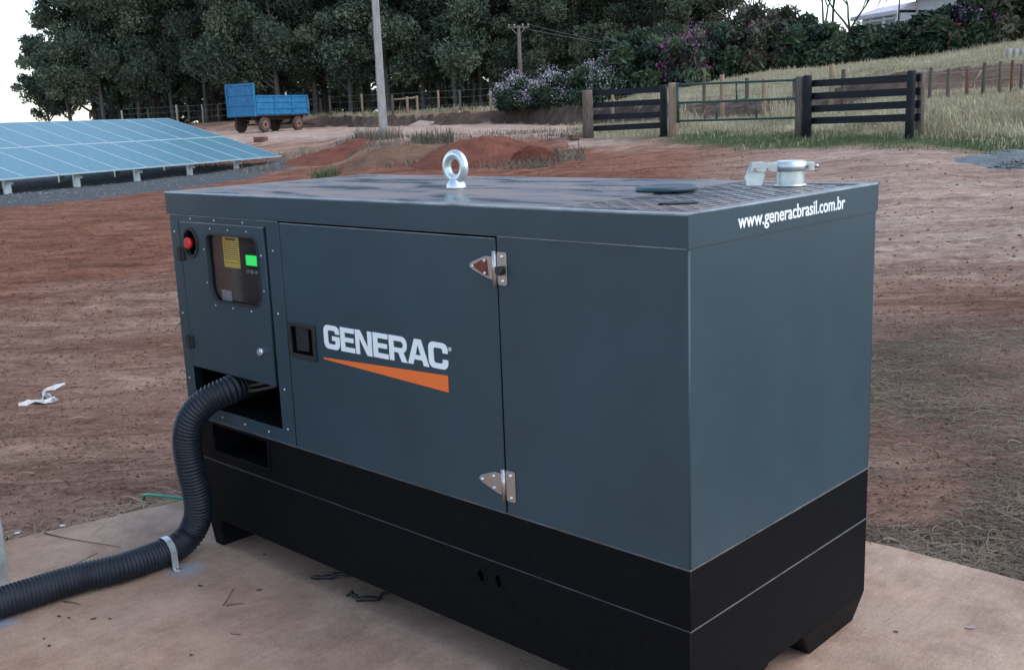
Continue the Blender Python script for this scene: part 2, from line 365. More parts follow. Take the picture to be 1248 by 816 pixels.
def groundmat():
    m_ = mat('earth', (.2,.12,.09), .95, 0, .15); t = m_.node_tree; N = t.nodes; L = t.links; b = N['Principled BSDF']
    tc = N.new('ShaderNodeTexCoord')
    def att(n): a = N.new('ShaderNodeAttribute'); a.attribute_name = n; return a.outputs['Fac']
    def noise(scale, det, st=(1,1,1), rough=.6, rot=YAW):
        mp = N.new('ShaderNodeMapping'); mp.vector_type = 'POINT'; mp.inputs['Rotation'].default_value = (0,0,rot)
        L.new(tc.outputs['Object'], mp.inputs[0])
        mp2 = N.new('ShaderNodeMapping'); mp2.inputs['Scale'].default_value = st; L.new(mp.outputs[0], mp2.inputs[0])
        z = N.new('ShaderNodeTexNoise'); z.inputs['Scale'].default_value = scale; z.inputs['Detail'].default_value = det; z.inputs['Roughness'].default_value = rough
        L.new(mp2.outputs[0], z.inputs['Vector']); return z.outputs['Fac']
    def ramp(f, a, ca, c, cc):
        r = N.new('ShaderNodeValToRGB'); e = r.color_ramp.elements; e[0].position = a; e[0].color = (*ca,1); e[1].position = c; e[1].color = (*cc,1)
        L.new(f, r.inputs[0]); return r.outputs[0]
    def mix(kind, f, a, c):
        x = N.new('ShaderNodeMix'); x.data_type = 'RGBA'; x.blend_type = kind
        if isinstance(f, float): x.inputs[0].default_value = f
        else: L.new(f, x.inputs[0])
        for i, s_ in ((6, a), (7, c)):
            if isinstance(s_, tuple): x.inputs[i].default_value = (*s_, 1)
            else: L.new(s_, x.inputs[i])
        return x.outputs[2]
    base = ramp(noise(.55, 7, (.8, 2.4, 1)), .36, (.27,.160,.118), .66, (.46,.325,.255))
    red = ramp(noise(1.1, 7, (1, 1.6, 1)), .35, (.21,.092,.058), .65, (.35,.180,.122))
    road = ramp(noise(.5, 6, (1, 2.5, 1)), .35, (.42,.31,.25), .65, (.58,.47,.40))
    base = mix('MIX', att('red'), base, red)
    base = mix('MIX', att('road'), base, road)
    # dark crumbs, dead leaf bits
    crumb = noise(26, 5, (1, 1, 1), .7)
    base = mix('MULTIPLY', .75, base, ramp(crumb, .34, (.62,.58,.56), .50, (1.1,1.1,1.1)))
    base = mix('MULTIPLY', .75, base, ramp(noise(1.0, 9, (.5, 2.8, 1), .80), .38, (.60,.52,.48), .54, (1.16,1.15,1.13)))
    base = mix('MULTIPLY', .6, base, ramp(noise(6, 9, (.8, 2.0, 1), .8), .38, (.58,.52,.49), .52, (1.12,1.11,1.10)))
    base = mix('MULTIPLY', .7, base, ramp(noise(3.0, 8, (1, 2.0, 1), .75), .36, (.62,.57,.55), .60, (1.14,1.13,1.12)))
    base = mix('MULTIPLY', .6, base, ramp(noise(12, 9, (.7, 2.0, 1), .85), .39, (.44,.38,.35), .47, (1.06,1.06,1.05)))
    base = mix('MULTIPLY', .8, base, ramp(noise(75, 4, (.7, 1.4, 1), .8), .38, (.55,.50,.47), .50, (1.10,1.10,1.09)))
    straw = ramp(noise(40, 6, (1, 1, 1), .8), .38, (.070,.054,.040), .62, (.165,.130,.095))
    base = mix('MIX', att('straw'), base, straw)
    grass = ramp(noise(2.2, 8, (1, 2, 1), .75), .33, (.19,.175,.10), .66, (.40,.36,.23))
    base = mix('MIX', att('grass'), base, grass)
    green = ramp(noise(4, 7, (1, 2, 1), .7), .35, (.05,.085,.03), .65, (.12,.15,.06))
    base = mix('MIX', att('green'), base, green)
    gravel = ramp(noise(14, 8, (1, 1, 1), .85), .36, (.055,.062,.066), .64, (.19,.205,.205))
    base = mix('MIX', att('gravel'), base, gravel)
    dark = ramp(noise(1.4, 8, (1, 2.5, 1), .75), .34, (.045,.032,.026), .66, (.15,.105,.08))
    base = mix('MIX', att('bank'), base, dark)
    L.new(base, b.inputs['Base Color'])
    ad0 = N.new('ShaderNodeMath'); ad0.operation = 'ADD'; L.new(noise(14, 8, (1, 1.5, 1), .72), ad0.inputs[0]); L.new(noise(1.6, 9, (.6, 2.6, 1), .78), ad0.inputs[1])
    ad = N.new('ShaderNodeMath'); ad.operation = 'ADD'; L.new(ad0.outputs[0], ad.inputs[0]); L.new(noise(3.2, 6, (1, 2.4, 1), .7), ad.inputs[1])
    bp = N.new('ShaderNodeBump'); bp.inputs['Strength'].default_value = 1.0; bp.inputs['Distance'].default_value = .075
    L.new(ad.outputs[0], bp.inputs['Height'])
    bp2 = N.new('ShaderNodeBump'); bp2.inputs['Strength'].default_value = 1.0; bp2.inputs['Distance'].default_value = .022
    L.new(noise(42, 7, (.6, 1.5, 1), .8), bp2.inputs['Height']); L.new(bp.outputs[0], bp2.inputs['Normal']); L.new(bp2.outputs[0], b.inputs['Normal'])
    return m_
M['ground'] = groundmat()

# ------------------------------------------------------------------ terrain
def vnoise(x, y, seed=0):
    xi = np.floor(x).astype(np.int64); yi = np.floor(y).astype(np.int64); fx = x-xi; fy = y-yi
    fx = fx*fx*(3-2*fx); fy = fy*fy*(3-2*fy)
    def h(a, b):
        n = (a*374761393 + b*668265263 + seed*1442695041) & 0x7fffffff
        n = ((n ^ (n >> 13))*1274126177) & 0x7fffffff
        return ((n ^ (n >> 16)) & 0xffff)/65535.0
    return (h(xi,yi)*(1-fx)+h(xi+1,yi)*fx)*(1-fy) + (h(xi,yi+1)*(1-fx)+h(xi+1,yi+1)*fx)*fy
def fbm(x, y, o=4, seed=0, g=.5):
    s_ = 0; a = 1; t_ = 0
    for i in range(o): s_ = s_ + a*vnoise(x*2**i+17.3*i, y*2**i-9.1*i, seed+i); t_ += a; a *= g
    return s_/t_ - .5
COLS = [-700, 0, 250, 400, 470, 600, 715, 820, 975, 1107, 1248, 1800]
NV = [ # forward distance and height of each break in the ground, per column
 [(2,0),(30,0),(46,.1),(60,.5),(78,1.0),(80,1.4),(90,1.5),(115,1.5),(220,1.0),(3000,0)],
 [(2,0),(30,0),(46,.1),(60,.5),(78,1.0),(80,1.4),(90,1.5),(115,1.5),(220,1.0),(3000,0)],
 [(2,0),(36,0),(44,.12),(52,.75),(80,1.2),(82,1.85),(90,1.9),(115,1.7),(220,1.0),(3000,0)],
 [(2,0),(30,.0),(41,.25),(48,.85),(78,1.22),(78.8,2.05),(88,2.1),(115,1.8),(220,1.0),(3000,0)],
 [(2,0),(22,.03),(33,.42),(42,.96),(70,1.15),(70.8,1.86),(82,1.9),(115,1.8),(220,1.0),(3000,0)],
 [(2,0),(20,.05),(32,.45),(42,.75),(66,1.07),(66.8,1.86),(78,2.0),(115,1.8),(220,1.2),(3000,0)],
 [(2,0),(20,.15),(28,.5),(33.4,.76),(58,.88),(58.8,1.83),(68,2.2),(110,2.2),(220,1.5),(3000,0)],
 [(2,0),(18,.1),(26,.5),(31,.77),(44,1.15),(45.5,1.84),(58,2.72),(90,3.2),(220,2),(3000,0)],
 [(2,0),(16,.05),(24,.5),(28,.76),(42,1.14),(43.5,1.86),(56,3.33),(85,4.2),(220,3),(3000,0)],
 [(2,0),(15,.05),(21,.45),(24.6,.69),(40,1.87),(41.5,2.65),(52,3.52),(80,4.8),(220,3),(3000,0)],
 [(2,0),(15,.03),(22,.4),(26,.65),(38,1.92),(40,2.84),(50,3.97),(80,5.4),(220,3),(3000,0)],
 [(2,0),(15,0),(22,.3),(26,.6),(38,2.0),(40,2.9),(50,4.2),(80,5.5),(220,3),(3000,0)]]
NVv = np.array([[p[0] for p in c] for c in NV], float); NVz = np.array([[p[1] for p in c] for c in NV], float)
CX = np.array(COLS, float)
def terrain(u, v):
    """ground height and masks in the frame u = right, v = forward of the camera"""
    u = np.asarray(u, float); v = np.asarray(v, float)
    px = 624 + F_PX*u/np.maximum(v, .5); px = np.where(v < 1, np.where(u < 0, -700, 1800), px); px = np.clip(px, -700, 1800)
    k = np.clip(np.searchsorted(CX, px)-1, 0, len(CX)-2); t_ = (px-CX[k])/(CX[k+1]-CX[k]); t_ = t_*t_*(3-2*t_)
    vv = NVv[k]*(1-t_[...,None]) + NVv[k+1]*t_[...,None]; zz = NVz[k]*(1-t_[...,None]) + NVz[k+1]*t_[...,None]
    dist = np.maximum(v, 2)
    z = np.zeros_like(dist)
    for i in range(vv.shape[-1]-1):
        a, b_ = vv[...,i], vv[...,i+1]; s_ = np.clip((dist-a)/(b_-a), 0, 1)
        z = np.where(dist >= a, zz[...,i] + (zz[...,i+1]-zz[...,i])*s_, z)
    # masks
    ss = lambda a, b_, x: np.clip((x-a)/(b_-a), 0, 1)
    n1 = fbm(u*.35, v*.35, 4, 3); n2 = fbm(u*1.3, v*1.3, 4, 9)
    inb = (dist > vv[...,4]-.35+n2*.5) & (dist < vv[...,5]+.25+n1)
    bank = np.where(inb & (px > 330), 1., 0.)
    bank *= np.where(px > 1110, .75, 1)
    gf = np.interp(px, [-700, 0, 205, 345, 400, 410], [21, 23, 26.8, 34, 39, 1000])
    gb = np.interp(px, [-700, 0, 205, 300, 400, 410], [60, 50, 43, 40, 41, 0])
    gravel = ss(-.4, .4, dist-gf+n2*2.5)*ss(-.5, .5, gb-dist+n2*2)
    gl = np.interp(px, [690, 740, 820, 975, 1107, 1248, 1800], [36, 31, 28.6, 25.2, 22.6, 21.8, 21])
    grass = ss(-1, 1.5, dist-gl-1.2+n1*7)*ss(690, 760, px+n2*80)*(1-bank)
    grass = np.maximum(grass, ss(-.2, .8, dist-vv[...,5]+n2)*ss(330, 420, px))
    grass *= ss(-.5, .5, 140-dist)
    green = ss(-.8, .6, dist-gl+n1*3)*ss(-1, 1, gl+4.0-dist+n2*5)*ss(760, 860, px+n2*120)
    red = ss(0, 3, dist-np.interp(px, [-700, 0, 205, 400, 640, 760, 1100, 1800], [7, 9, 9, 20, 18, 16, 22, 40])+n1*9)*ss(-1, 2, np.interp(px, [-700, 0, 250, 400, 640, 760, 1800], [80, 70, 50, 40, 36, 30, 22])-dist+n1*10)
    red = np.maximum(red*ss(1000, 800, px+n1*200), .0)
    red = np.clip(red + ss(2.5, 9, dist)*ss(30, 12, dist)*ss(520, 300, px)*.30*(.6+n1*1.6), 0, 1)
    road = ss(-1, 1, dist-vv[...,3]+n2*5+np.where(px < 700, 0, 3))*ss(-1, 1, vv[...,4]-dist)*ss(860, 740, px)
    road = np.maximum(road, ss(7.5, 9.5, dist+n1*4)*ss(22, 18, dist+n1*5)*ss(900, 1000, px)*np.clip(.75+n1*2.2, 0, 1))
    road = np.maximum(road, .8*ss(9, 13, dist+n1*4)*ss(22, 18, dist+n1*5)*ss(900, 1000, px)*np.clip(.6+n1*2.5, 0, 1))
    road = np.maximum(road, .7*ss(12, 16, dist+n1*6)*ss(27, 23, dist)*ss(820, 980, px))
    wt = ss(1.8, 3.2, dist)*ss(7.6, 6.4, dist+n1*1.6)*ss(1000, 1040, px)
    straw = wt*np.clip(1.05 + n1*2.2 + n2*1.5 - 1.1*np.exp(-((dist-4.0)/.28)**2)*ss(1230, 1160, px), 0, 1)
    weeds = ss(560, 480, px)*ss(330, 400, px)*ss(34, 37, dist)*ss(46, 43, dist)*np.clip(n1*4+.4, 0, 1)
    grass = np.clip(grass+weeds*.8, 0, 1)
    # relief
    near = ss(1.5, 3, dist)
    z = z + near*fbm(u*.3, v*.8, 5, 21)*.055*np.clip(dist/8, .35, 2.2)*(1-.6*gravel)
    z = z + near*fbm(u*2.2, v*4.2, 4, 31)*.05*(1-gravel)*np.clip(dist/10, .5, 1.6)
    # long wheel ruts and graded ridges lying across the view
    ph = v*1.9 + fbm(u*.16, v*.2, 3, 44)*4
    z = z + near*ss(24, 14, dist)*np.maximum(fbm(u*.28, ph, 4, 41), -.12)*.14*np.clip(dist/9, .45, 1.2)
    for v0, k_ in ((9.6, .05), (10.6, .05), (14.5, .03), (12.2, .02)):
        dd = np.abs(dist - v0 - k_*u*4 - fbm(u*.2, u*.0+v0, 2, 45)*1.2); z = z - ss(.34, .22, dd)*(.016+.010*np.sin(u*26+dd*12))*ss(1.5, 3, dist)
    z = z + bank*fbm(u*1.1, v*2, 4, 51)*.35
    z = z + np.where(dist > 20, fbm(u*.12, v*.12, 3, 61)*.25*(1-road)*ss(20, 34, dist)*ss(110, 70, dist), 0)
    # keep the earth just below the slab
    x = CAM.x + u*HR.x + v*HF.x; y = CAM.y + u*HR.y + v*HF.y
    d_ = np.maximum(np.maximum(y-1.54, (-2.78+.21*(y+.2))-x), 0)      # distance outside the slab
    inside = d_ <= 0
    z = np.where(inside, -.16, z*np.clip(d_/.9+.15, 0, 1) - .035*np.clip(1-d_/1.2, 0, 1) )
    return z, dict(grass=grass, green=green, gravel=gravel, red=red, road=road, straw=straw, bank=bank)
def ground_xy(x, y):
    u = (x-CAM.x)*HR.x + (y-CAM.y)*HR.y; v = (x-CAM.x)*HF.x + (y-CAM.y)*HF.y
    return float(terrain(np.array([u]), np.array([v]))[0][0])
def gp(px, v, dz=0):
    """ground point under photograph column px at forward distance v"""
    x = (px-624)/F_PX
    for _ in range(3):
        u = x*v; z = float(terrain(np.array([u]), np.array([v]))[0][0])
        # the slight roll of the camera shifts columns with height
        d = Vector((0,0,0)) + HF*v + HR*u + Vector((0,0,z-CAM.z)); zc = d.dot(FWD); cur = 624+F_PX*d.dot(RT)/zc
        x += (px-cur)/F_PX
    return Vector((CAM.x + HR.x*x*v + HF.x*v, CAM.y + HR.y*x*v + HF.y*v, z+dz))

ang = np.concatenate([np.linspace(-180, -42, 40, endpoint=False), np.linspace(-42, 42, 520), np.linspace(42, 180, 41)[1:-1]])
dst = np.concatenate([[.02], np.geomspace(.6, 2.2, 12, endpoint=False), np.geomspace(2.2, 34, 330, endpoint=False), np.geomspace(34, 110, 150, endpoint=False), np.geomspace(110, 3500, 40)])
A, D = np.meshgrid(np.radians(ang), dst, indexing='ij')
U_, V_ = D*np.sin(A), D*np.cos(A)
# distances behind the camera fold to a flat plain
Z_, masks = terrain(U_, np.where(np.cos(A) > .15, V_, np.maximum(V_, 2.0)))
Z_ = np.where(np.cos(A) > .15, Z_, np.where(D < 6, -.05 + 0*D, Z_*0 - .05))
X_ = CAM.x + U_*HR.x + V_*HF.x; Y_ = CAM.y + U_*HR.y + V_*HF.y
na, nd = A.shape; idx = np.arange(na*nd).reshape(na, nd)
i0 = idx; i1 = np.roll(idx, -1, axis=0)
Fq = np.stack([i0[:, :-1], i0[:, 1:], i1[:, 1:], i1[:, :-1]], -1).reshape(-1, 4)[:, ::-1]
me = np_mesh('ground', np.stack([X_, Y_, Z_], -1).reshape(-1, 3), Fq, M['ground'], True, {k: v.ravel() for k, v in masks.items()})
bm = bmesh.new(); bm.from_mesh(me)
if sum(f.normal.z for f in list(bm.faces)[:2000]) < 0: bmesh.ops.reverse_faces(bm, faces=bm.faces)
bm.to_mesh(me); bm.free()
link('ground', me, kind='structure')

# concrete slab, its rim slightly broken
def slab_edge(p, q, n, j):
    return [(p[0]+(q[0]-p[0])*i/n + random.uniform(-j, j), p[1]+(q[1]-p[1])*i/n + random.uniform(-j, j)) for i in range(n)]
pts = slab_edge((-4.5,-7.5), (7,-7.5), 4, 0) + slab_edge((7,-7.5), (7,1.54), 6, .004) + slab_edge((7,1.56), (-2.42,1.54), 150, .006) + slab_edge((-2.42,1.54), (-4.5,-7.5), 130, .007)
me = plate([pts], .12, .006, TOP(-.12)); link('concrete_pad', me, kind='structure')
me.materials.append(M['concrete'])

# ------------------------------------------------------------------ generator set
G = thing('generator', 'large dark grey enclosed generator set with white and orange maker lettering, on a black base', 'generator')
def part(name, me, m_, parent=G, **props):
    me.materials.clear(); me.materials.append(m_); me.name = name
    return link(name, me, parent, **props)
L_, W_, T_, RB, BB, SB, UB = 2.29, .93, 1.35, 1.269, .504, .346, .11
# inner dark shell so that every gap is dark
s_ = MB()
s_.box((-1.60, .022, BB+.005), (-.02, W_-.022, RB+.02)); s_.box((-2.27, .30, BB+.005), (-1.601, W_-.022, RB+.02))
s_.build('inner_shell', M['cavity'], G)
# roof cap: folded tray
me = plate([rect(-2.293, -.006, -.448, W_+.002)], .012, .003, TOP(T_-.012)); part('roof_sheet', me, M['roof'])
me = plate([rect(-.446, -.006, .001, W_+.002), rect(-.425, .035, -.028, .885)], .012, .003, TOP(T_-.012)); part('roof_grille_frame', me, M['roof'])
rim = MB()
rim.box((-2.297, -.010, RB+.003), (.0028, -.004, T_-.0045)); rim.box((-.001, -.004, RB+.003), (.0028, W_+.001, T_-.0045))
rim.box((-2.297, W_+.001, RB+.003), (.0028, W_+.005, T_-.0045)); rim.box((-2.297, -.004, RB+.003), (-2.291, W_+.004, T_-.0045))
rim.build('roof_fascia', M['paint'], G)
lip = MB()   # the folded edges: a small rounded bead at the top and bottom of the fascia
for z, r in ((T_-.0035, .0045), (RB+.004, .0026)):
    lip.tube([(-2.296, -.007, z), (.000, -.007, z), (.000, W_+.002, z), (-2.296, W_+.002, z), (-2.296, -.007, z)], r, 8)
lip.build('fascia_fold', M['edge'], G)  # its bright sky line is put into the colour
# perforated grille with real staggered slots
g = MB(); cx, cyy = .034, .062; nx = 12; ny = 14; z0, z1 = T_-.012, T_-.004
gx0, gx1, gy0, gy1 = -.427, -.026, .033, .887; cx = (gx1-gx0)/nx; cyy = (gy1-gy0)/ny
for i in range(nx):
    xa, xb = gx0+i*cx, gx0+(i+1)*cx; xm = (xa+xb)/2
    off = .5*cyy if i % 2 else 0
    ys = [gy0+off+j*cyy for j in range(ny+(0 if off else 1))]
    if off: g.box((xa, gy0, z0), (xb, gy0+off, z1)); g.box((xa, gy1-off, z0), (xb, gy1, z1))
    for j in range(len(ys)-1):
        ya, yb = ys[j], ys[j+1]; ym = (ya+yb)/2; hw, hh = cx*.33, cyy*.40
        out = [(xa,ya),(xm,ya),(xb,ya),(xb,ym),(xb,yb),(xm,yb),(xa,yb),(xa,ym)]
        inn = [(xm-hw*.7,ym-hh*.8),(xm,ym-hh),(xm+hw*.7,ym-hh*.8),(xm+hw,ym),(xm+hw*.7,ym+hh*.8),(xm,ym+hh),(xm-hw*.7,ym+hh*.8),(xm-hw,ym)]
        b = len(g.v)
        vs = [(*p, z1) for p in out]+[(*p, z1) for p in inn]+[(*p, z0) for p in inn]
        fs = [(k, (k+1)%8, 8+(k+1)%8, 8+k) for k in range(8)] + [(8+k, 8+(k+1)%8, 16+(k+1)%8, 16+k) for k in range(8)]
        g.add(vs, fs)
part_g = g.build('roof_grille', M['roof'], G)
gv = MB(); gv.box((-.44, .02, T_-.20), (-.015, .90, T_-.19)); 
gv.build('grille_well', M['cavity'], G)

# body sheet metal. control bay frame (front left)
def cap_hole(pts): return pts
me = plate([rect(-2.288, .506, -1.590, 1.266), rect(-2.228, .554, -1.664, 1.246)], .005, .0012, FRONT(.0)); part('control_bay_frame', me, M['paint'])
# bay side cheek seen beyond the inset door
bay = MB()
bay.box((-2.232, 0, .70), (-2.2285, .03, 1.25)); bay.box((-1.6635, 0, .554), (-1.660, .20, 1.25)); bay.box((-2.228, 0, 1.2465), (-1.664, .03, 1.25))
bay.build('bay_return', M['paint'], G)
bx_ = MB()
bx_.box((-2.228, .025, .554), (-2.224, .28, 1.25)); bx_.box((-2.228, .002, .545), (-1.664, .28, .5535)); bx_.box((-2.228, .28, .545), (-1.60, .285, 1.25))
bx_.build('bay_cavity', M['cavity'], G)
# control door with a rounded window opening and an oval hole for the stop button
wx0, wx1, wz0, wz1 = -2.045, -1.722, .968, 1.209
win = rrect(wx0, wz0, wx1, wz1, .03, 6, rs=(.045,.03,.03,.05))
me = plate([rect(-2.223, .702, -1.682, 1.243), win, circle(-2.153, 1.169, .045, 28, .050)], .016, .002, FRONT(.010))
CD = part('control_door', me, M['paint'])
e_ = MB(); e_.box((-1.680, .004, .702), (-1.665, .02, 1.243)); e_.build('door_gap', M['cavity'], CD)
me = plate([rrect(wx0-.002, wz0-.002, wx1+.002, wz1+.002, .03, 6, rs=(.047,.034,.034,.052)), rrect(wx0+.005, wz0+.005, wx1-.005, wz1-.005, .03, 6, rs=(.04,.025,.025,.045))], .003, .001, FRONT(-.006))
part('window_seal', me, M['seal'], CD)
me = plate([rrect(wx0, wz0, wx1, wz1, .03, 6)], .003, 0, FRONT(.006)); part('window_pane', me, M['glass'], CD)
# control board behind the pane
cb = MB(); cb.box((-2.06, .045, .93), (-1.655, .055, 1.235)); CB = cb.build('control_board', M['panel'], G)
cw = MB()
cw.box((-1.800, .040, 1.103), (-1.722, .045, 1.152)); cw.box((-1.79, .040, 1.158), (-1.735, .044, 1.161)); cw.box((-1.77, .040, 1.185), (-1.745, .044, 1.188))
cw.build('display_bezel', M['seal'], CB)
me = plate([rect(-1.795, 1.111, -1.730, 1.146)], .002, 0, FRONT(.040)); part('green_screen', me, M['screen'], CB)
st = plate([rrect(-1.943, 1.094, -1.841, 1.2075, .004, 2)], .001, 0, FRONT(.0445)); SK = part('yellow_sticker', st, M['yellow'], CB)
tx = MB(); y_ = .0432
tx.box((-1.925, y_, 1.190), (-1.86, y_+.001, 1.198))
for i in range(11):
    zz = 1.182-i*.0072
    if i == 9: continue
    xs = -1.936
    while xs < -1.853:
        wd = random.uniform(.006, .018); tx.box((xs, y_, zz), (min(xs+wd, -1.849), y_+.001, zz+.0026)); xs += wd+.0028
tx.build('sticker_print', M['ink'], SK)
bt = MB()
for k, (xx, zz, r) in enumerate(((-1.787, 1.089, .008), (-1.762, 1.089, .007), (-1.735, 1.089, .006))):
    bb = MB(); bb.cyl((xx, .046, zz), (xx, .036, zz), r, 12)
    bb.build('push_button', M['greylight'] if k else M['steel'], CB)
lb = MB(); lb.box((-1.975, .041, .972), (-1.915, .045, 1.010)); lb.build('grey_label', M['greylight'], CB)
CB.location = (-.030, -.027, -.003)
# emergency stop
me = plate([circle(-2.153, 1.169, .052, 28, .057), circle(-2.153, 1.169, .041, 28, .046)], .004, .0012, FRONT(-.006)); part('stop_button_ring', me, M['seal'], CD)
es = MB(); es.cyl((-2.153, .045, 1.169), (-2.153, .02, 1.169), .044, 24); es.build('stop_button_well', M['cavity'], CD)
es = MB(); es.tube([(-2.150, .02, 1.169), (-2.150, -.012, 1.169), (-2.150, -.0125, 1.169), (-2.150, -.022, 1.169), (-2.150, -.026, 1.169)], [.012, .012, .021, .021, .017], 20)
es.build('emergency_stop_button', M['red'], G)
# door hinges (black, left edge)
for z in (1.125, .795):
    h = MB(); h.box((-2.252, -.012, z-.024), (-2.226, -.005, z+.024)); h.box((-2.224, -.013, z-.024), (-2.200, -.006, z+.024)); h.cyl((-2.225, -.013, z-.026), (-2.225, -.013, z+.026), .006, 10)
    h.build('black_hinge', M['seal'], CD, .0015)
# lock
k = MB(); k.cyl((-1.745, -.006, .818), (-1.745, -.020, .818), .0125, 20); k.cyl((-1.745, -.020, .818), (-1.745, -.024, .818), .009, 16); k.build('key_lock', M['zincm'], CD)
k = MB(); k.box((-1.776, -.012, .806), (-1.752, -.006, .830)); k.build('lock_backplate', M['seal'], CD, .003)
# screws round the frame and window
sc = MB()
for x in (-2.14, -1.98, -1.80): sc.dome((x, -.0052, 1.258-.002), (0,-1,0), .0042)
for z in (1.205, .90, .65): sc.dome((-2.262, -.0052, z), (0,-1,0), .0042)
for z in (1.17, .96, .70, .56): sc.dome((-1.632, -.0052, z), (0,-1,0), .0042)
for x in (-2.05, -1.90, -1.75): sc.dome((x, -.0052, .530), (0,-1,0), .0042)
sc.build('frame_screws', M['zinc'], G, kind='stuff')
sc = MB()
for x in (-2.01, -1.895, -1.78): sc.dome((x, -.0065, 1.226), (0,-1,0), .0036); sc.dome((x-.01, -.0065, .952), (0,-1,0), .0036)
for z in (1.15, 1.03): sc.dome((-2.064, -.0065, z), (0,-1,0), .0036); sc.dome((-1.702, -.0065, z), (0,-1,0), .0036)
sc.build('window_screws', M['zinc'], CD, kind='stuff')
# cables in the opening
cbm = MB()
for i, (x0, z0_) in enumerate(((-1.90, .655), (-1.88, .640), (-1.91, .632))):
    cbm = MB(); cbm.tube([(-1.99, .05, .64), (x0, .035, z0_+.01), (x0+.08, .06, z0_+.03), (x0+.14, .12, .70), (x0+.15, .16, .76)], .0055, 8); cbm.build('cable', M['cable'], G)

# main door and plain panel
me = plate([rect(-1.584, .507, -.603, 1.262), rrect(-1.566, .832, -1.437, .934, .004, 2)], .006, .0016, FRONT(.0)); MD = part('main_door', me, M['paint'])
me = plate([rect(-.597, .507, -.0012, 1.268)], .006, .0016, FRONT(.0)); part('fixed_side_panel', me, M['paint'])
me = plate([rect(.0, .507, W_, 1.276)], .006, .0014, SIDE(-.006)); part('end_panel', me, M['paint'])
cr_ = MB(); cr_.tube([(-.0035, -.0025, .507), (-.0035, -.0025, 1.276)], .0036, 12); cr_.build('corner_fold', M['paint'], G)
me = plate([rect(.0, .507, W_, 1.264)], .006, .0014, SIDE(-2.290)); part('far_end_panel', me, M['paint'])
me = plate([rect(-2.29, .507, 0, 1.264)], .006, .0014, FRONT(W_)); part('rear_panel', me, M['paint'])
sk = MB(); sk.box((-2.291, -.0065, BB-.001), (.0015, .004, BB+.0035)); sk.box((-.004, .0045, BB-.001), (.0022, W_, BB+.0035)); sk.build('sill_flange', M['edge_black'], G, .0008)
for nm, xa, xb, z in (('door_top_glint', -1.582, -.605, 1.2625), ('door_top_glint', -.595, -.003, 1.2685), ('bay_top_glint', -2.286, -1.592, 1.2665)):
    q = MB(); q.box((xa, -.0062, z), (xb, -.002, z+.0022)); q.build(nm, M['edge'], G)  # thin strips added to paint a light line along the panel tops
q = MB(); q.box((-2.221, -.0064, 1.2432), (-1.684, .004, 1.2455)); q.build('door_top_glint', M['edge'], CD)  # same painted light line above the control door
# recessed paddle handle
me = plate([rrect(-1.574, .823, -1.427, .942, .006, 3), rrect(-1.560, .838, -1.443, .928, .004, 2)], .006, .0016, FRONT(-.006)); PH = part('handle_bezel', me, M['seal'], MD)
h = MB()
h.box((-1.562, .028, .836), (-1.441, .032, .930)); h.box((-1.562, -.002, .836), (-1.558, .03, .930)); h.box((-1.445, -.002, .836), (-1.441, .03, .930)); h.box((-1.56, -.002, .834), (-1.443, .03, .838)); h.box((-1.56, -.002, .928), (-1.443, .03, .932))
h.build('handle_pocket', M['cavity'], MD)
h = MB(); h.hexa([(-1.555,.004,.842),(-1.497,.012,.842),(-1.497,.02,.842),(-1.555,.012,.842),(-1.555,.004,.924),(-1.497,.012,.924),(-1.497,.02,.924),(-1.555,.012,.924)])
h.build('handle_paddle', M['seal'], PH, .002)

# strap hinges
def strap_hinge(zc, knob, rusty):
    pl = plate([[(-.700, zc+.006-.008), (-.700, zc+.004), (-.690, zc+.012), (-.640, zc+.030), (-.612, zc+.030), (-.612, zc-.032), (-.640, zc-.026), (-.690, zc-.009)]], .003, .0008, FRONT(-.0065))
    H = part('strap_hinge', pl, M['steel'], MD)
    if rusty:
        pr = plate([[(-.690, zc+.002), (-.645, zc+.022), (-.632, zc+.022), (-.628, zc-.022), (-.645, zc-.020)]], .0008, 0, FRONT(-.0095)); part('rusty_patch', pr, M['rustred'], H)
    pl = plate([rrect(-.596, zc-.044, -.562, zc+.044, .007, 3)], .003, .0008, FRONT(-.0065)); part('hinge_leaf', pl, M['steel'], H)
    b = MB(); b.cyl((-.604, -.010, zc-.046), (-.604, -.010, zc+.046), .0068, 12); b.build('hinge_barrel', M['steel'], H)
    for (x, z) in ((-.688, zc), (-.642, zc+.018), (-.642, zc-.016), (-.578, zc+.032), (-.578, zc-.032)):
        d = MB(); d.dome((x, -.0095, z), (0,-1,0), .0052, .0045, 10); d.build('rivet', M['zincm'], H)
    if knob:
        b = MB(); b.tube([(-.577, -.009, zc-.004), (-.577, -.020, zc-.004), (-.577, -.028, zc-.004)], [.012, .013, .010], 14); b.box((-.596, -.018, zc-.010), (-.575, -.010, zc+.004)); b.build('black_knob', M['seal'], H)
M['rustred'] = mat('red_brown_primer', (.16, .035, .022), .6, 0, .4, (60, .35))
strap_hinge(1.186, True, True); strap_hinge(.588, False, False)

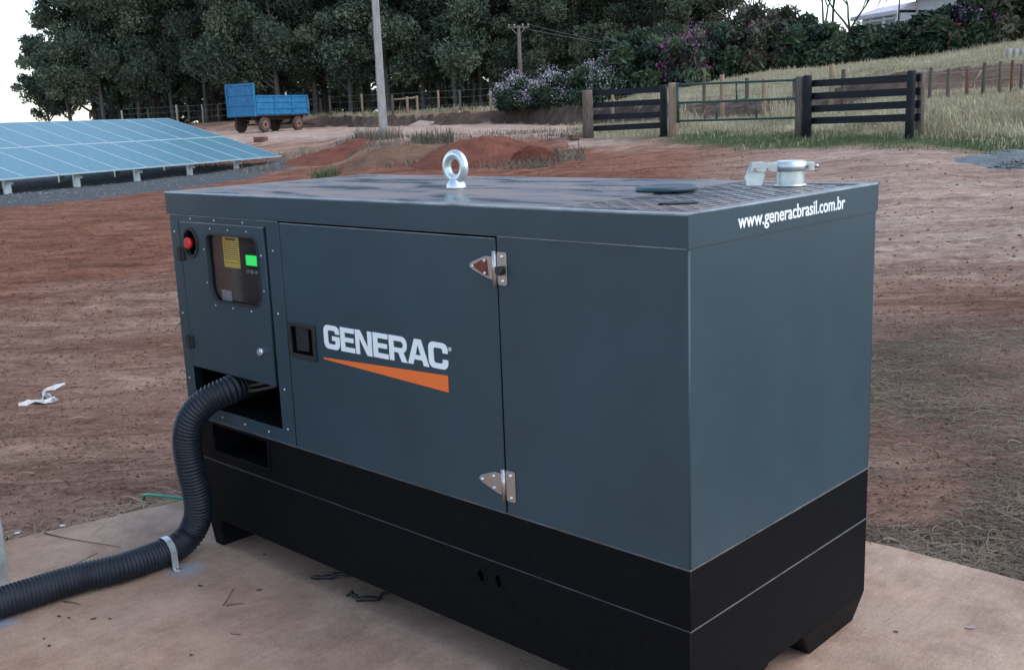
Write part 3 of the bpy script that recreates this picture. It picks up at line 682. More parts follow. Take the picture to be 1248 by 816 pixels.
# lettering GENERAC
def seg_letters():
    """glyph outlines in a 1-high box: wide square-shouldered bold capitals, (outer, holes...)"""
    s = .27; g_ = {}
    def arc(cx, cy_, r, a0, a1, n=5): return [(cx+r*math.cos(R(a0+(a1-a0)*i/n)), cy_+r*math.sin(R(a0+(a1-a0)*i/n))) for i in range(n+1)]
    r = .26; q = .09; w_ = 1.0
    g_['G'] = ([[*arc(w_-r, 1-r, r, 0, 90), *arc(r, 1-r, r, 90, 180), *arc(r, r, r, 180, 270), *arc(w_-r, r, r, 270, 360), (w_, .56), (.52, .56), (.52, .37), (w_-s, .37), *arc(w_-s-q, .21+q, q, 0, -90, 3)[0:], *arc(s+q, .21+q, q, 270, 180, 3), *arc(s+q, .79-q, q, 180, 90, 3), *arc(w_-s-q, .79-q, q, 90, 0, 3), (w_-s, .66), (w_, .66)]], 1.06)
    g_['C'] = ([[*arc(w_-r, 1-r, r, 0, 90), *arc(r, 1-r, r, 90, 180), *arc(r, r, r, 180, 270), *arc(w_-r, r, r, 270, 360), (w_, .38), (w_-s, .38), *arc(w_-s-q, .21+q, q, 0, -90, 3), *arc(s+q, .21+q, q, 270, 180, 3), *arc(s+q, .79-q, q, 180, 90, 3), *arc(w_-s-q, .79-q, q, 90, 0, 3), (w_-s, .62), (w_, .62)]], 1.06)
    g_['E'] = ([[(0,0),(.86,0),(.86,.2),(s,.2),(s,.41),(.80,.41),(.80,.60),(s,.60),(s,.8),(.86,.8),(.86,1),(0,1)]], .92)
    g_['N'] = ([[(0,0),(s-.02,0),(s-.02,.66),(.68,0),(.98,0),(.98,1),(.98-s+.02,1),(.98-s+.02,.34),(.30,1),(0,1)]], 1.05)
    g_['R'] = ([[(0,0),(s,0),(s,.35),(.50,.35),(.68,0),(1.0,0),(.79,.38),*arc(.72, .64, .27, -62, 0, 3), *arc(.72, .73, .27, 0, 90, 4), (0,1)], [(s,.54),(.66,.54),*arc(.66, .67, .13, -90, 90, 5)[1:-1],(.66,.80),(s,.80)]], 1.02)
    g_['A'] = ([[(0,0),(.29,0),(.36,.2),(.78,.2),(.85,0),(1.14,0),(.75,1),(.39,1)], [(.43,.38),(.71,.38),(.57,.78)]], 1.13)
    return g_
GL = seg_letters()
word = 'GENERAC'; tot = sum(GL[c][1] for c in word) - .06
sx = (1.383-.806)/tot; x = -1.383
for ch in word:
    outs, adv = GL[ch]
    for_out = [[(x+p[0]*sx, .8755+p[1]*.0765+(x+1.383)*.012) for p in o] for o in outs]
    me = plate(for_out, .0012, 0, FRONT(-.0064)); part('logo_letter', me, M['whiteink'], MD)
    x += adv*sx
me = plate([[(-1.392, .843), (-1.392, .838), (-.810, .817), (-.810, .866)]], .0012, 0, FRONT(-.0064)); part('orange_wedge', me, M['orange'], MD)
def text_mesh(body, size, offset, xs, spacing=1.0):
    cu = bpy.data.curves.new('t', 'FONT'); cu.body = body; cu.size = size; cu.offset = offset; cu.space_character = spacing; cu.extrude = .0006
    cu.resolution_u = 6
    o = bpy.data.objects.new('t', cu); C.objects.link(o); dg = bpy.context.evaluated_depsgraph_get(); dg.update()
    me = bpy.data.meshes.new_from_object(o.evaluated_get(dg)); bpy.data.objects.remove(o); bpy.data.curves.remove(cu)
    me.transform(Matrix.Diagonal((xs,1,1,1))); return me
me = text_mesh('®', .016, .0, 1); me.transform(FRONT(-.0068) @ Matrix.Translation((-.803, .938, 0))); part('registered_mark', me, M['whiteink'], MD)
me = text_mesh('www.generacbrasil.com.br', .050, .0006, 1)
ex = max(v.co.x for v in me.vertices); mnx = min(v.co.x for v in me.vertices)
me.transform(Matrix.Diagonal((.537/(ex-mnx),1,1,1))); me.transform(SIDE(.0034) @ Matrix.Translation((.194, 1.296, 0))); part('web_address', me, M['whiteink'])

# black base: tank shell with channel pocket, ends sloping in at the bottom
me = plate([rect(-2.285, SB+.002, 0, BB-.002), rect(-2.125, .388, -1.765, .496)], .006, .0016, FRONT(.001)); part('base_upper_rail', me, M['black'])
pk = MB(); pk.box((-2.14, .16, .38), (-1.75, .165, .503)); pk.box((-2.13, .002, .380), (-1.76, .16, .3875)); pk.box((-2.13, .002, .4965), (-1.76, .16, .502)); pk.box((-1.7645, .002, .38), (-1.758, .16, .503)); pk.box((-2.132, .002, .38), (-2.1255, .16, .503))
pk.build('forklift_pocket', M['black'], G)
me = plate([rect(-2.133, .380, -1.757, .503), rect(-2.122, .391, -1.768, .493)], .004, .0012, FRONT(-.005)); part('pocket_rim', me, M['black'])
me = plate([rect(0, SB+.002, W_, BB-.002)], .006, .0014, SIDE(-.006)); part('base_upper_end', me, M['black'])
lw = MB()
prof = [(-2.285, SB-.002), (0, SB-.002), (0, UB), (-2.235, UB), (-2.285, UB+.045)]
me = plate([prof, circle(-.715, .289, .012, 16, .018), circle(-.645, .291, .012, 16, .018)], .006, .0016, FRONT(0)); part('base_lower_rail', me, M['black'])
for xx, zz in ((-.715, .289), (-.645, .291)):
    me = plate([circle(xx, zz, .022, 20, .028), circle(xx, zz, .013, 16, .019)], .003, .0008, FRONT(-.005)); part('drain_hole_ring', me, M['black'])
me = plate([[(0, UB), (W_, UB), (W_, SB-.002), (0, SB-.002)]], .006, .0014, SIDE(-.006)); part('base_lower_end', me, M['black'])
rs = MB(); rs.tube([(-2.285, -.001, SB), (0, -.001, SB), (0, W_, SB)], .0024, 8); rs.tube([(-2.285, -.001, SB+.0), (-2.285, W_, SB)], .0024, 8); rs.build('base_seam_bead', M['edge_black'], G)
ib = MB(); ib.hexa([(-2.22,.008,UB+.01),(-.008,.008,UB+.01),(-.008,W_-.002,UB+.01),(-2.22,W_-.002,UB+.01),(-2.28,.008,SB),(-.008,.008,SB),(-.008,W_-.002,SB),(-2.28,W_-.002,SB)])
ib.box((-2.28, .17, SB+.001), (-.008, W_-.002, BB-.003)); ib.box((-1.74, .008, SB+.001), (-.008, .169, BB-.003)); ib.build('tank_body', M['black'], G)
# skid feet: trapezoid shoes at the four corners
for (xc, sgn) in ((0, -1), (-2.235, 1)):
    for (ya, yb, ba, bb_) in ((.0, .37, .0, .27), (.55, .93, .657, .93)):
        f = MB(); xo = xc; xi = xc + sgn*(.13 if xc == 0 else .09); z1_ = UB-.001; xo2 = xo + sgn*.035
        top = [(min(xo,xi), ya, z1_), (max(xo,xi), ya, z1_), (max(xo,xi), yb, z1_), (min(xo,xi), yb, z1_)]
        bot = [(min(xo2,xi), ba, 0), (max(xo2,xi), ba, 0), (max(xo2,xi), bb_, 0), (min(xo2,xi), bb_, 0)]
        f.hexa(bot+top); f.build('skid_foot', M['black'], G, .004)
# lifting eye
e = MB(); e.torus((-1.18, .41, 1.420), .040, .0155, 'Y', 36, 14, .85); e.tube([(-1.18, .41, 1.350), (-1.18, .41, 1.356), (-1.18, .41, 1.366), (-1.18, .41, 1.376), (-1.18, .41, 1.384)], [.032, .032, .030, .022, .017], 24)
e.build('lifting_eye', M['zincm'], G)
# oval hatch cap, small plug
c_ = MB(); ring = [(.0, .084), (.003, .088), (.009, .088), (.013, .083), (.013, .075), (.011, .070), (.011, .0)]
vs = []; n = 40
for (z, r) in ring[:-1]:
    for j in range(n): a = 2*math.pi*j/n; vs.append((-.442+r*math.cos(a), .535+r*math.sin(a), T_+z))
fs = [(i*n+j, i*n+(j+1)%n, (i+1)*n+(j+1)%n, (i+1)*n+j) for i in range(len(ring)-2) for j in range(n)]
c_.add(vs, fs, True); c_.add(vs[-n:], [tuple(range(n))])
HC = c_.build('round_hatch_cap', M['paint'], G)
me = plate([circle(0, 0, .05, 24, .022)], .004, .001, TOP(T_-.003)); me.transform(Matrix.Translation((-.185, .222, 0)) @ Matrix.Rotation(R(45), 4, 'Z')); part('oval_plug', me, M['seal'])
# exhaust stub with rain flap clamp
ex_, ey_ = -.200, .80
e = MB(); e.tube([(ex_, ey_, T_-.004), (ex_, ey_, T_+.069)], .040, 28, False); e.tube([(ex_, ey_, T_+.069), (ex_, ey_, T_-.02)], .038, 28, True)
EX = e.build('exhaust_stub', M['zincm'], G)
f = MB(); f.torus((ex_, ey_, T_), .041, .006, 'Z', 28, 8, .6); f.build('stub_flange', M['zincm'], EX)
b = MB(); hx = HR; hy = HF     # the clamp ears lie across the stub
def P3(a, f_, z): return Vector((ex_, ey_, T_)) + hx*a + hy*f_ + Vector((0,0,z))
b.tube([(ex_, ey_, T_+.040), (ex_, ey_, T_+.0405), (ex_, ey_, T_+.0665), (ex_, ey_, T_+.067)], [.042, .0445, .0445, .042], 28); b.build('clamp_band', M['zinc'], EX)
def slabp(name, pts, f0, f1, m_, parent, bev=.0008):
    q = MB(); n_ = len(pts); vs = [P3(a, f0, z) for a, z in pts]+[P3(a, f1, z) for a, z in pts]
    q.add(vs, [tuple(range(n_)), tuple(range(2*n_-1, n_-1, -1))] + [(i, (i+1)%n_, n_+(i+1)%n_, n_+i) for i in range(n_)]); return q.build(name, m_, parent, bev)
slabp('clamp_ear', [(.034,.042),(.066,.040),(.066,.064),(.034,.067)], -.012, -.004, M['zinc'], EX)
slabp('clamp_ear', [(-.118,.042),(-.038,.040),(-.038,.067),(-.112,.069)], -.016, -.008, M['zinc'], EX)
slabp('flap_counterweight', [(-.132,.024),(-.112,.069),(-.080,.069),(-.074,.032),(-.082,.002),(-.126,.002)], -.006, .004, M['zinc'], EX)
for a, z in ((-.100, .050), (-.064, .049), (.050, .052)):
    q = MB(); q.tube([P3(a, -.026, z), P3(a, .012, z)], .0065, 6, True, False); q.build('clamp_bolt', M['steel'], EX)
q = MB(); q.tube([P3(.066, -.008, .052), P3(.078, -.008, .052)], .006, 8); q.build('clamp_bolt', M['steel'], EX)

# ------------------------------------------------------------------ corrugated conduit, its strap, the loose ends
key = [(-2.02,.18,.650), (-1.99,.06,.650), (-1.975,-.01,.647), (-2.005,-.075,.622), (-2.04,-.12,.575), (-2.065,-.14,.515), (-2.083,-.14,.443), (-2.085,-.135,.365), (-2.092,-.12,.285), (-2.105,-.108,.215), (-2.128,-.105,.150), (-2.148,-.125,.095), (-2.150,-.165,.066), (-2.146,-.225,.055), (-2.140,-.40,.055), (-2.178,-.56,.055), (-2.196,-.80,.055), (-2.215,-1.2,.055), (-2.27,-1.7,.055)]
def catmull(P, step):
    P = [Vector(p) for p in P]; P = [P[0]*2-P[1]] + P + [P[-1]*2-P[-2]]; out = []
    for i in range(1, len(P)-2):
        for k in range(12):
            t_ = k/12; a, b, c, d = P[i-1:i+3]
            out.append(.5*((2*b)+(c-a)*t_+(2*a-5*b+4*c-d)*t_*t_+(3*b-a-3*c+d)*t_**3))
    out.append(P[-2])
    cum = [0]
    for i in range(1, len(out)): cum.append(cum[-1]+(out[i]-out[i-1]).length)
    n_ = int(cum[-1]/step); res = []; j = 0
    for i in range(n_+1):
        d = i*step
        while j < len(cum)-2 and cum[j+1] < d: j += 1
        f_ = (d-cum[j])/max(cum[j+1]-cum[j], 1e-9); res.append(out[j].lerp(out[j+1], min(f_, 1)))
    return res
path = catmull(key, .0026)
rad = [(.0525 if (i % 5) in (0, 1) else (.0505 if (i % 5) in (2, 4) else .0462)) for i in range(len(path))]
h = MB(); h.tube(path, rad, 28, True, True)
tag(h.build('corrugated_conduit', M['conduit']), 'thick black corrugated conduit curving from the generator down onto the slab', 'conduit')
ST = thing('pipe_strap', 'galvanised strap with wing bolt holding the black conduit to the slab', 'strap', (-2.14, -.235, 0))
s = MB(); arcp = []
for i in range(21):
    a = R(-8 + 196*i/20); arcp.append((math.cos(a)*.0555, 0, .055+math.sin(a)*.0555))
def band(pts, wd, th, yaw=0):
    q = MB()
    for i in range(len(pts)-1):
        a, b = Vector(pts[i]), Vector(pts[i+1]); t_ = (b-a).normalized(); nn = Vector((t_.z, 0, -t_.x))*-1
        q.hexa([a+Vector((0,-wd/2,0)), b+Vector((0,-wd/2,0)), b+Vector((0,wd/2,0)), a+Vector((0,wd/2,0)), a+nn*-th+Vector((0,-wd/2,0)), b+nn*-th+Vector((0,-wd/2,0)), b+nn*-th+Vector((0,wd/2,0)), a+nn*-th+Vector((0,wd/2,0))])
    return q
pts = [(.085,0,.004), (.060,0,.005), (.0565,0,.02)] + arcp[2:-2] + [(-.0565,0,.02), (-.075,0,.004)]
q = band(pts, .024, .003); q.build('strap_band', M['zincm'], ST)
q = MB(); q.tube([(.074, 0, .004), (.074, 0, .012)], .010, 6, True, False); q.tube([(.074, 0, .012), (.074, 0, .022)], .005, 8); q.build('anchor_bolt', M['steel'], ST)
q = MB(); q.tube([(.074, 0, .003), (.074, 0, .0055)], .015, 16, True, False); q.build('washer', M['zinc'], ST)
# green earth wire
gw = [(-2.64, .185, -.03), (-2.66, .16, .004), (-2.72, .115, .022), (-2.80, .085, .022), (-2.87, .075, .006), (-2.93, .10, -.03)]
gw = [tuple(onp) for onp in [(-2.44,.22,.005), (-2.56,.195,.012), (-2.684,.150,.020), (-2.76,.105,.028), (-2.83,.080,.026), (-2.90,.075,.012), (-2.94,.085,-.02)]]
q = MB(); q.tube(catmull(gw, .012), .0075, 8)
tag(q.build('green_wire', M['wire']), 'green insulated earth wire lying across the slab edge behind the conduit', 'wire')
# cabinet edge at the left of the frame
CT = thing('metal_cabinet', 'galvanised steel cabinet frame with dark inside, at the left beside the conduit', 'cabinet', (-2.447, -.682, 0))
q = MB(); q.box((-.045, -.040, 0), (0, 0, 1.5)); q.build('corner_upright', M['zinc'], CT, .003)
q = MB(); q.box((-.60, -.040, 0), (-.555, 0, 1.5)); q.build('corner_upright', M['zinc'], CT, .003)
q = MB(); q.box((-.60, -.55, 0), (-.555, -.51, 1.5)); q.build('corner_upright', M['zinc'], CT, .003)
q = MB(); q.box((-.045, -.55, 0), (0, -.51, 1.5)); q.build('corner_upright', M['zinc'], CT, .003)
q = MB(); q.box((-.555, -.50, .02), (-.046, -.02, 1.45)); q.build('cabinet_box', M['seal'], CT, .003)
q = MB(); q.box((-.61, -.56, 1.5), (.01, .01, 1.53)); q.build('cabinet_top', M['zinc'], CT, .003)

# ------------------------------------------------------------------ scraps, stalks, clods
def ribbon_field(name, P, Lm, width, curl, lift, mat_, label=None, seed=1, segs=5, tint=False):
    """P: n x 3 start points; each a bent dry stalk lying near the ground"""
    r_ = np.random.default_rng(seed); n_ = len(P)
    ang_ = r_.uniform(0, 2*np.pi, n_); ln = Lm*np.exp(r_.normal(0, .45, n_)); cv = r_.normal(0, curl, n_)
    wv = width*np.exp(r_.normal(0, .3, n_)); lf = np.abs(r_.normal(0, lift, n_))
    V = np.zeros((n_, segs+1, 3, 3)); p = P.copy()
    for k in range(segs+1):
        d = np.stack([np.cos(ang_), np.sin(ang_), np.zeros(n_)], -1); s2 = np.stack([-np.sin(ang_), np.cos(ang_), np.zeros(n_)], -1)
        taper = 1-.6*k/segs
        z = lf*np.sin(np.pi*k/segs)*1.3 + .003
        c = p.copy(); c[:, 2] += z
        V[:, k, 0] = c - s2*(wv*taper)[:, None]; V[:, k, 1] = c + np.array([0,0,1.])*(wv*taper*1.4)[:, None]; V[:, k, 2] = c + s2*(wv*taper)[:, None]
        p = p + d*(ln/segs)[:, None]; ang_ = ang_ + cv + r_.normal(0, .12, n_)
    base = (np.arange(n_)*(segs+1)*3)[:, None, None]; fs = []
    for k in range(segs):
        for j in (0, 1):
            fs.append([k*3+j, k*3+j+1, (k+1)*3+j+1, (k+1)*3+j])
    Fq = (base + np.array(fs)[None]).reshape(-1, 4)
    return link(name, np_mesh(name, V.reshape(-1, 3), Fq, mat_, True))
def scatter(n_, pxr, vr, seed, dens=None):
    r_ = np.random.default_rng(seed); px = r_.uniform(*pxr, n_); v = np.exp(r_.uniform(np.log(vr[0]), np.log(vr[1]), n_)); u = (px-624)/F_PX*v
    z, mk = terrain(u, v)
    x = CAM.x + u*HR.x + v*HF.x; y = CAM.y + u*HR.y + v*HF.y
    keep = ~((y < 1.55) & (x > (-2.78+.21*(y+.2))))
    if dens is not None: keep &= r_.random(n_) < dens(px, v, u, mk)
    return np.stack([x, y, z], -1)[keep], px[keep], v[keep]
P, _, _ = scatter(60000, (1000, 1560), (3.2, 8.0), 5, lambda px, v, u, mk: mk['straw']**1.3*.8)
tag(ribbon_field('dead_grass', P, .055, .0013, .17, .007, M['strawg'], seed=2, segs=3), 'grey matted dead grass strewn on the earth right of the generator', 'dead grass', kind='stuff')
P, _, _ = scatter(1700, (1000, 1700), (3.2, 7.5), 15, lambda px, v, u, mk: mk['straw']*.5+.12)
tag(ribbon_field('pale_stalks', P, .09, .0013, .16, .012, M['strawp'], seed=3, segs=7), 'long pale dry stalks curled over the dead grass right of the generator', 'dry stalks', kind='stuff')
P, _, _ = scatter(2000, (-500, 330), (3.4, 8.5), 25, lambda px, v, u, mk: .15+.75*np.exp(-((v-4.9)/.7)**2))
tag(ribbon_field('straw_litter', P, .075, .0010, .22, .008, M['straw'], seed=4, segs=6), 'thin brown straw litter on the red earth left of the generator', 'straw', kind='stuff')
# rim of stalks along the slab edges
r_ = np.random.default_rng(8); n_ = 500; t_ = r_.uniform(0, 1, n_); yy = -2.6 + 3.4*t_; xx = -2.80+.21*(yy+.2) - np.abs(r_.normal(0, .07, n_))
tag(ribbon_field('edge_straw', np.stack([xx, yy, np.full(n_, -.018)], -1), .12, .0017, .2, .012, M['straw'], seed=5, segs=7), 'tangled straw gathered along the left edge of the slab', 'straw', kind='stuff')
n_ = 650; xx = r_.uniform(-1.2, 3.5, n_); yy = 1.56+np.abs(r_.normal(0, .06, n_))
tag(ribbon_field('slab_edge_stalks', np.stack([xx, yy, np.full(n_, -.02)], -1), .085, .0014, .2, .010, M['strawg'], seed=6, segs=6), 'dry stalks gathered along the slab edge right of the generator', 'dry stalks', kind='stuff')
# twigs lying on the slab, each its own
def twig(px, py, px2, py2, r, label, m_=None, bend=.02, z0=0.0):
    def g0(a, b):
        d = ray(a, b); return CAM + d*((z0-CAM.z)/d.z)
    a, b = g0(px, py), g0(px2, py2); n2 = (b-a).cross(Vector((0,0,1))).normalized()
    pts = [a.lerp(b, t_) + n2*bend*math.sin(t_*math.pi*1.3)*(b-a).length*4*.3 + Vector((0,0,r+.004*math.sin(t_*3))) for t_ in [i/7 for i in range(8)]]
    q = MB(); q.tube(pts, [r*(1-.5*i/7) for i in range(8)], 6)
    tag(q.build('twig', m_ or M['leafbrown']), label, 'twig', 'twigs and bits on the slab')
twig(55, 650, 145, 668, .0022, 'long thin twig near the left edge of the slab with one end in the straw')
twig(60, 704, 120, 674, .0020, 'thin straight twig on the slab just above the black conduit')
twig(272, 738, 286, 717, .0022, 'short reddish twig on the slab below the generator base', M['brick'])
twig(276, 738, 297, 736, .0020, 'thin dark curved twig on the slab left of the pale dead leaf')
twig(78, 733, 98, 737, .0024, 'curved dark twig on the slab under the conduit')
def flake(px, py, s1, s2, rot, label, m_, name='dead_leaf', cat='leaf'):
    d = ray(px, py); c = CAM + d*(-CAM.z/d.z); q = MB(); n_ = 8
    rim_ = [(math.cos(2*math.pi*i/n_)*s1*(1+.2*math.sin(i*2.3)), math.sin(2*math.pi*i/n_)*s2*(1+.2*math.cos(i*1.7))) for i in range(n_)]
    Mx = Matrix.Translation(c) @ Matrix.Rotation(rot, 4, 'Z')
    vs = [Mx @ Vector((a, b, .002+.25*abs(b)+.08*abs(a))) for a, b in rim_] + [Mx @ Vector((0,0,.001))] + [Mx @ Vector((0,0,.0045))]
    q.add(vs, [(i, (i+1)%n_, n_+1) for i in range(n_)] + [((i+1)%n_, i, n_) for i in range(n_)])
    tag(q.build(name, m_), label, cat, 'twigs and bits on the slab')
for px, py, s1, s2, rt, lab in ((244,714,.012,.006,.3,'small dark dead leaf on the slab just right of the strap bolt'), (316,719,.010,.006,1,'dark leaf crumb on the slab right of the reddish twig'), (322,676,.008,.005,2,'small dark crumb on the slab close under the generator base'),
    (72,751,.009,.005,.4,'dark crumb on the slab left of the leaf crumb pair below the conduit'), (114,754,.010,.006,1.2,'dark leaf crumb at the right end of the crumbs below the conduit'), (84,753,.007,.004,.2,'small dark crumb between two others below the conduit'), (60,787,.008,.005,0,'dark crumb low on the left of the slab'), (54,778,.006,.004,0,'tiny crumb just above the crumb low on the left of the slab'), (233,798,.008,.004,.3,'dark crumb on the slab at the bottom of the picture'), (134,754,.007,.004,.5,'tiny crumb rightmost in the row below the conduit'), (1092,770,.008,.006,.5,'pale crumb on the slab right of the generator foot')):
    flake(px, py, s1, s2, rt, lab, M['leafbrown'])
flake(287, 772, .022, .008, .4, 'pale dry leaf lying alone on the slab below the generator', M['leafpale'])
flake(76, 641, .014, .011, .4, 'small crumpled white scrap beside the slab edge straw', M['plastic_white'], 'paper_scrap', 'scrap')
flake(21, 650, .012, .013, 1.0, 'white scrap at the foot of the cabinet upright', M['plastic_white'], 'paper_scrap', 'scrap')
flake(1183, 765, .016, .010, 1.0, 'small grey stone chip on the slab at the right', M['slab'], 'stone_chip', 'stone')
# black leftovers of packing strap by the base
for (p0, lab) in (((-1.575, .11), 'crumpled black strip sticking out from under the generator base, left one'), ((-1.36, .10), 'crumpled black strip sticking out from under the generator base, right one')):
    q = MB(); x0, y0 = p0; rn = random.Random(int(x0*100)); pp = [Vector((x0-.05, y0-.075, .006))]
    for i in range(9): pp.append(pp[-1]+Vector((rn.uniform(.002,.028), rn.uniform(-.006,.024), 0))); pp[-1].z = .006+abs(rn.gauss(0,.009))
    q.tube(pp, [.004,.007,.0085,.006,.009,.0075,.009,.006,.007,.003], 6)
    tag(q.build('black_strip', M['seal']), lab, 'strip')
# torn white film on the red earth
c = at(50, 492, 5.9); c = Vector((-4.884, .454, 0)); z = ground_xy(c.x, c.y)
def gpix(px, py):
    d = ray(px, py); lo = None
    for i in range(400):
        t_ = .0015*(1+i*.012); p = CAM+d*t_
        if p.z <= ground_xy(p.x, p.y): return p
    return p
q = MB()
def strip(pp, wd):
    prev = None
    for i, (a, b) in enumerate(pp):
        p = gpix(a, b) + Vector((0,0,.014)); wdd = wd*(1-.8*abs(2*i/(len(pp)-1)-1)**2)
        n2 = HF*wdd + Vector((0,0,.012*math.sin(i*2.1))); cur = (p-n2, p+n2+Vector((0,0,.01)), p+Vector((0,0,.018)))
        if prev: q.add([prev[0], prev[2], prev[1], cur[0], cur[2], cur[1]], [(0,1,4,3), (1,2,5,4)])
        prev = cur
strip([(23,497),(34,494),(45,493),(56,493),(66,490),(72,492)], .018)
strip([(66,492),(60,486),(53,483),(58,478),(68,475),(80,472)], .015)
strip([(50,494),(54,488),(53,482),(57,478)], .02)
tag(q.build('plastic_scrap', M['plastic_white']), 'torn strip of white plastic film lying on the red earth at the left', 'scrap')
# loose clods
def clods(name, P, sc, mat_, seed):
    r_ = np.random.default_rng(seed); n_ = len(P)
    o = np.array([(1,0,0),(0,1,0),(-1,0,0),(0,-1,0),(0,0,1),(0,0,-1)], float); fc = np.array([(0,1,4),(1,2,4),(2,3,4),(3,0,4),(1,0,5),(2,1,5),(3,2,5),(0,3,5)])
    s_ = sc*np.clip(np.exp(r_.normal(0, .6, n_)), .25, 2.4)*np.clip(np.linalg.norm(P[:,:2]-np.array([CAM.x,CAM.y]), axis=1)/7, .8, 2.2)**(1 if sc < .01 else 0); V = P[:, None, :] + o[None]*s_[:, None, None]*r_.uniform(.55, 1.3, (n_, 6, 1))*np.array([1,1,.6])
    a = r_.uniform(0, 6.3, n_); dx = V[...,0]-P[:,None,0]; dy = V[...,1]-P[:,None,1]
    V[...,0] = P[:,None,0]+dx*np.cos(a)[:,None]-dy*np.sin(a)[:,None]; V[...,1] = P[:,None,1]+dx*np.sin(a)[:,None]+dy*np.cos(a)[:,None]
    return link(name, np_mesh(name, V.reshape(-1,3), (np.arange(n_)*6)[:,None,None]+fc[None].reshape(1,-1,3) if False else ((np.arange(n_)*6)[:,None,None]+fc[None]).reshape(-1,3), mat_, False))
P, _, v_ = scatter(30000, (-300, 1600), (3.5, 26), 31, lambda px, v, u, mk: (1-mk['gravel'])*(.25+.75*(mk['road'] < .5)))
P[:, 2] += .003
o = clods('earth_clods', P, .0058, M['clod'], 32); tag(o, 'loose crumbs and clods of red earth scattered over the bare ground', 'earth clods', kind='stuff')
P, _, v_ = scatter(14000, (-300, 420), (21, 48), 33, lambda px, v, u, mk: mk['gravel'])
P[:, 2] += .01
o = clods('gravel', P, .018, M['stone'], 34); tag(o, 'grey gravel spread under and before the solar panels', 'gravel', kind='stuff')

# heap surfaces
def heap(name, px, v, ru, rv, h, m_, label, cat, seed=0, lump=.42):
    c = gp(px, v); n_ = 56; k_ = 22; V = [(0,0,0)]; V = []
    for i in range(k_+1):
        rr = i/k_
        for j in range(n_):
            a = 2*math.pi*j/n_; du, dv = ru*rr*math.cos(a)*1.15, rv*rr*math.sin(a)*1.15
            V.append((du, dv, rr))
    V = np.array(V); x = c.x + V[:,0]*HR.x + V[:,1]*HF.x; y = c.y + V[:,0]*HR.y + V[:,1]*HF.y
    uu = (x-CAM.x)*HR.x+(y-CAM.y)*HR.y; vv = (x-CAM.x)*HF.x+(y-CAM.y)*HF.y
    zg = terrain(uu, vv)[0]; prof = np.clip(1-V[:,2]**1.3, 0, 1)**.9
    z = zg - .04 + h*prof*(1+lump*2*fbm(uu*1.1, vv*1.1, 4, seed)) + fbm(uu*5, vv*5, 3, seed+5)*.10*np.minimum(prof*4, 1)*lump*4*min(h,1)
    fs = [(i*n_+j, i*n_+(j+1)%n_, (i+1)*n_+(j+1)%n_, (i+1)*n_+j) for i in range(k_) for j in range(n_)]
    o = link(name, np_mesh(name, np.stack([x,y,z],-1), np.array(fs), m_, True)); tag(o, label, cat)
    return c, o
M['soil_red'] = mat('dug_red_soil', (.15,.058,.038), .95, 0, .1, (1.6, .38, 8), (9, .9, .06))
M['soil_dark'] = mat('dark_red_soil', (.09,.03,.018), .95, 0, .1, (2, .3, 8), (9, .9, .06))
M['soil_brown'] = mat('weedy_soil', (.15,.09,.055), .95, 0, .1, (1.6, .4, 8), (9, .9, .06))
heap('soil_heap', 588, 29, 1.75, 2.1, .70, M['soil_red'], 'biggest heap of dug red soil, seen just beyond the lifting eye of the roof', 'soil heap', 3)
heap('soil_heap', 650, 27.5, .75, .9, .42, M['soil_dark'], 'small dark red soil heap to the right of the biggest heap', 'soil heap', 5)
heap('soil_heap', 402, 39, 1.6, 2.2, .42, M['soil_red'], 'low red soil heap between the solar panels and the concrete pole', 'soil heap', 8)
heap('soil_heap', 505, 32, 2.2, 2.0, .45, M['soil_brown'], 'long brown weedy soil heap left of the lifting eye', 'soil heap', 11)
heap('gravel_heap', 1232, 20.5, 1.0, .9, .28, M['stone'], 'low bluish gravel heap on the earth at the right edge', 'gravel heap', 14, .3)
c = gp(1232, 20.5)
r_ = np.random.default_rng(71); n_ = 1500; a = r_.uniform(0, 6.28, n_); rr = np.sqrt(r_.random(n_))
du, dv = rr*np.cos(a)*1.05, rr*np.sin(a)*.95; x = c.x+du*HR.x+dv*HF.x; y = c.y+du*HR.y+dv*HF.y
P = np.stack([x, y, c.z-.03+.29*np.clip(1-rr**1.3, 0, 1)], -1)
o = clods('gravel', P, .022, M['stone'], 72); tag(o, 'loose bluish stones covering the gravel heap at the right edge', 'gravel', kind='stuff')

